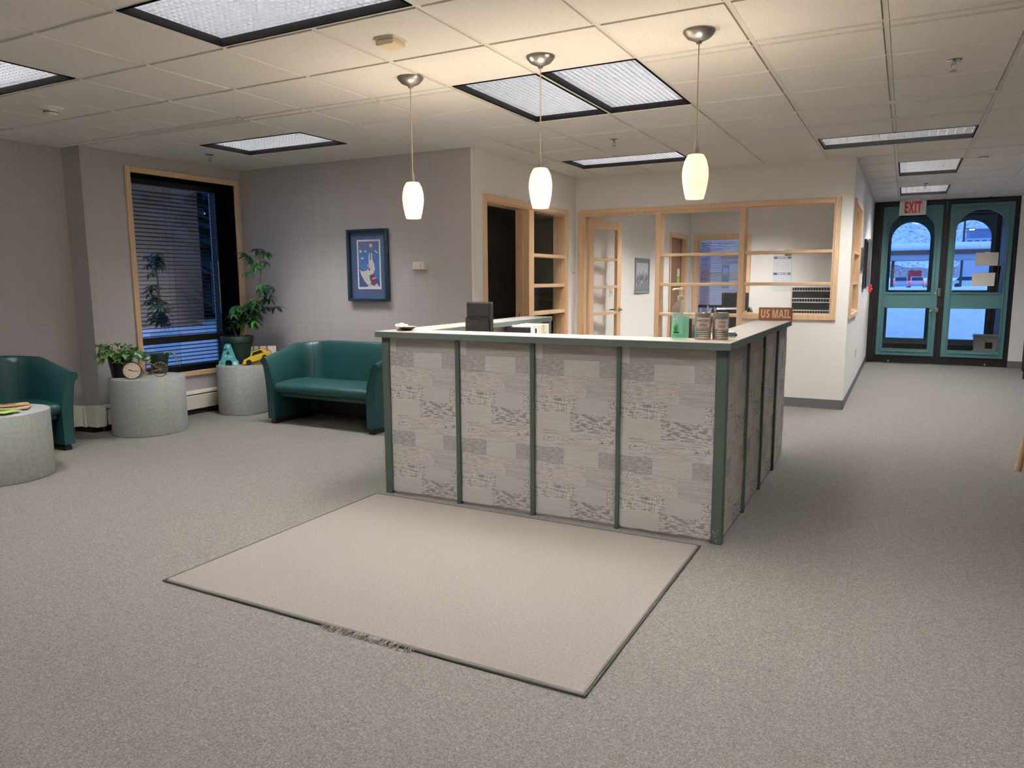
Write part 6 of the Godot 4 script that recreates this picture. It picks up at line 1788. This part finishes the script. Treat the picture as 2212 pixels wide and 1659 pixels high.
# ---------------------------------------------------------------- build
func _ready() -> void:
	var cam := Camera3D.new()
	cam.name = "camera"
	cam.fov = 55.05
	cam.near = 0.05
	cam.far = 1500.0
	cam.position = Vector3(0, 1.3698, 0)
	cam.rotation = Vector3(deg_to_rad(-8.0235), deg_to_rad(27.924), deg_to_rad(-0.3304))
	add_child(cam)
	cam.current = true
	var env := Environment.new()
	env.background_mode = Environment.BG_SKY
	var sk := ProceduralSkyMaterial.new()
	sk.sky_top_color = Color(0.46, 0.66, 1.0)
	sk.sky_horizon_color = Color(0.56, 0.78, 1.0)
	sk.ground_horizon_color = Color(0.55, 0.72, 0.95)
	sk.ground_bottom_color = Color(0.45, 0.60, 0.86)
	sk.sky_energy_multiplier = 1.25
	sk.ground_energy_multiplier = 1.0
	var sky := Sky.new()
	sky.sky_material = sk
	env.sky = sky
	env.tonemap_mode = Environment.TONE_MAPPER_LINEAR
	env.tonemap_exposure = 1.17
	env.sdfgi_enabled = true
	env.ssao_enabled = true
	env.ssil_enabled = true
	var we := WorldEnvironment.new()
	we.name = "environment"
	we.environment = env
	add_child(we)

	materials()
	M.vest = mat(col(148, 147, 146), 0.8)
	M.shade = glow(Color(1.0, 0.80, 0.50), 0.25)
	M.shade.albedo_color = col(250, 240, 224)
	M.shade.backlight_enabled = true
	M.shade.backlight = Color(0.50, 0.455, 0.37)
	M.bulb = glow(Color(1.0, 0.90, 0.72), 4.0)
	M.tin = mat(col(226, 220, 212), 0.18, 1.0)
	M.label = mat(col(222, 200, 192), 0.8)
	M.leatherblack = mat(col(22, 22, 26), 0.5)
	M.exitwhite = mat(col(226, 220, 202), 0.5)
	M.slatlight = mat(col(70, 76, 96), 0.6)
	M.taillight = glow(Color(1.0, 0.16, 0.18), 2.0)
	M.streetlamp = glow(Color(1.0, 0.97, 0.9), 1.0)

	# light fittings first: the ceiling panels leave room for them
	var A := TILE
	troffer(GX, GZ + A, 2 * A, A, 32, 16, "silver louvered ceiling light cut off by the top edge", TROF, true)
	troffer(GX - 4 * A, GZ + A, 2 * A, A, 32, 16, "silver louvered ceiling light at the far left edge", TROF, true)
	troffer(GX - 4 * A, GZ - 3 * A, 2 * A, A, 32, 16, "silver louvered ceiling light nearest the tall window", TROF, true)
	troffer(GX + A, GZ - 3 * A, A, 2 * A, 16, 32, "left one of the paired ceiling lights behind the pendants", TROF, false)
	troffer(GX + 2 * A, GZ - 3 * A, A, 2 * A, 16, 32, "right one of the paired ceiling lights behind the pendants", TROF, false)
	troffer(GX, GZ - 7 * A, 2 * A, A, 32, 16, "louvered ceiling light in front of the office wall", TROF, true)
	troffer(GX + 4 * A, GZ - 7 * A, 2 * A, A, 18, 4, "long baffled ceiling light at the corridor mouth", TROF, true)
	troffer(GX + 5 * A, GZ - 11 * A, A, 2 * A, 8, 12, "baffled ceiling light in the middle of the corridor", TROF, false)
	troffer(GX + 5 * A, GZ - 15 * A, A, 2 * A, 8, 12, "baffled ceiling light nearest the exit sign", TROF, false)
	troffer(GX + 4 * A, GZ + A, 2 * A, A, 32, 16, "louvered ceiling light above the viewer to the right", TROF, true)
	for k in 3:
		troffer(GX - 4 * A + 4 * A * k, GZ + 6 * A, 2 * A, A, 32, 16, ["louvered ceiling light behind the viewer on the left", "louvered ceiling light behind the viewer in the middle", "louvered ceiling light behind the viewer on the right"][k], TROF, true)
	troffer(GX + A, GZ - 11 * A, A, 2 * A, 8, 12, "baffled ceiling light inside the glazed office", TROF * 1.5, false)
	troffer(GX + A, GZ - 15 * A, A, 2 * A, 8, 12, "baffled ceiling light at the back of the glazed office", TROF * 1.5, false)
	pendant(-2.68, 1.745, "leftmost glowing frosted glass pendant over the counter")
	pendant(-1.82, 1.765, "middle glowing frosted glass pendant over the counter")
	pendant(-0.962, 1.768, "rightmost glowing frosted glass pendant over the counter")

	shell()
	ceiling()
	window_left()
	glazing_side()
	glazing_back()
	vestibule()
	office()
	var w := struct_root("window_5", "window in the wall right of the viewer", Vector3(3.3, 0, -10.5))
	part("pane", B.new().quad(Vector3(0.07, 2.35, -0.35), Vector3(0.07, 2.35, 0.35), Vector3(0.07, 0.8, 0.35), Vector3(0.07, 0.8, -0.35), Vector3(-1, 0, 0)), M.pane, w)
	part("casing", casing(B.new(), "x", 0.0, -0.02, -0.35, 0.35, 0.8, 2.35, 0.055), M.wood_v, w)
	heater("white baseboard heater running under the tall window", "x", -6.53, -5.94, -4.19)
	heater("white baseboard heater along the wall behind the armchair", "x", -6.79, -4.0, -0.5)
	heater_corner()

	reception()
	rug()
	tub("loveseat", "dark green leather loveseat against the grey wall", "loveseat", 0.565, Vector3(-4.765, 0, -5.51), 0.0)
	tub("armchair", "dark green leather tub armchair at the left edge", "armchair", 0.30, Vector3(-6.38, 0, -3.21), PI / 2)
	drum("widest grey drum table holding the bicycle clock and vine", Vector2(-6.135, -4.385), 0.32, 0.51)
	drum("grey drum table between window and loveseat with the umbrella plant", Vector2(-6.14, -5.50), 0.256, 0.505)
	drum("nearest grey drum table at the left edge with magazines", Vector2(-5.64, -2.82), 0.338, 0.47)
	wall_picture()
	counter_things()
	desk_inside()
	pot_plant_big()
	pot_plant_ivy()
	table_things()
	ceiling_things()
	corridor_things()
	entry_things()
	outside()
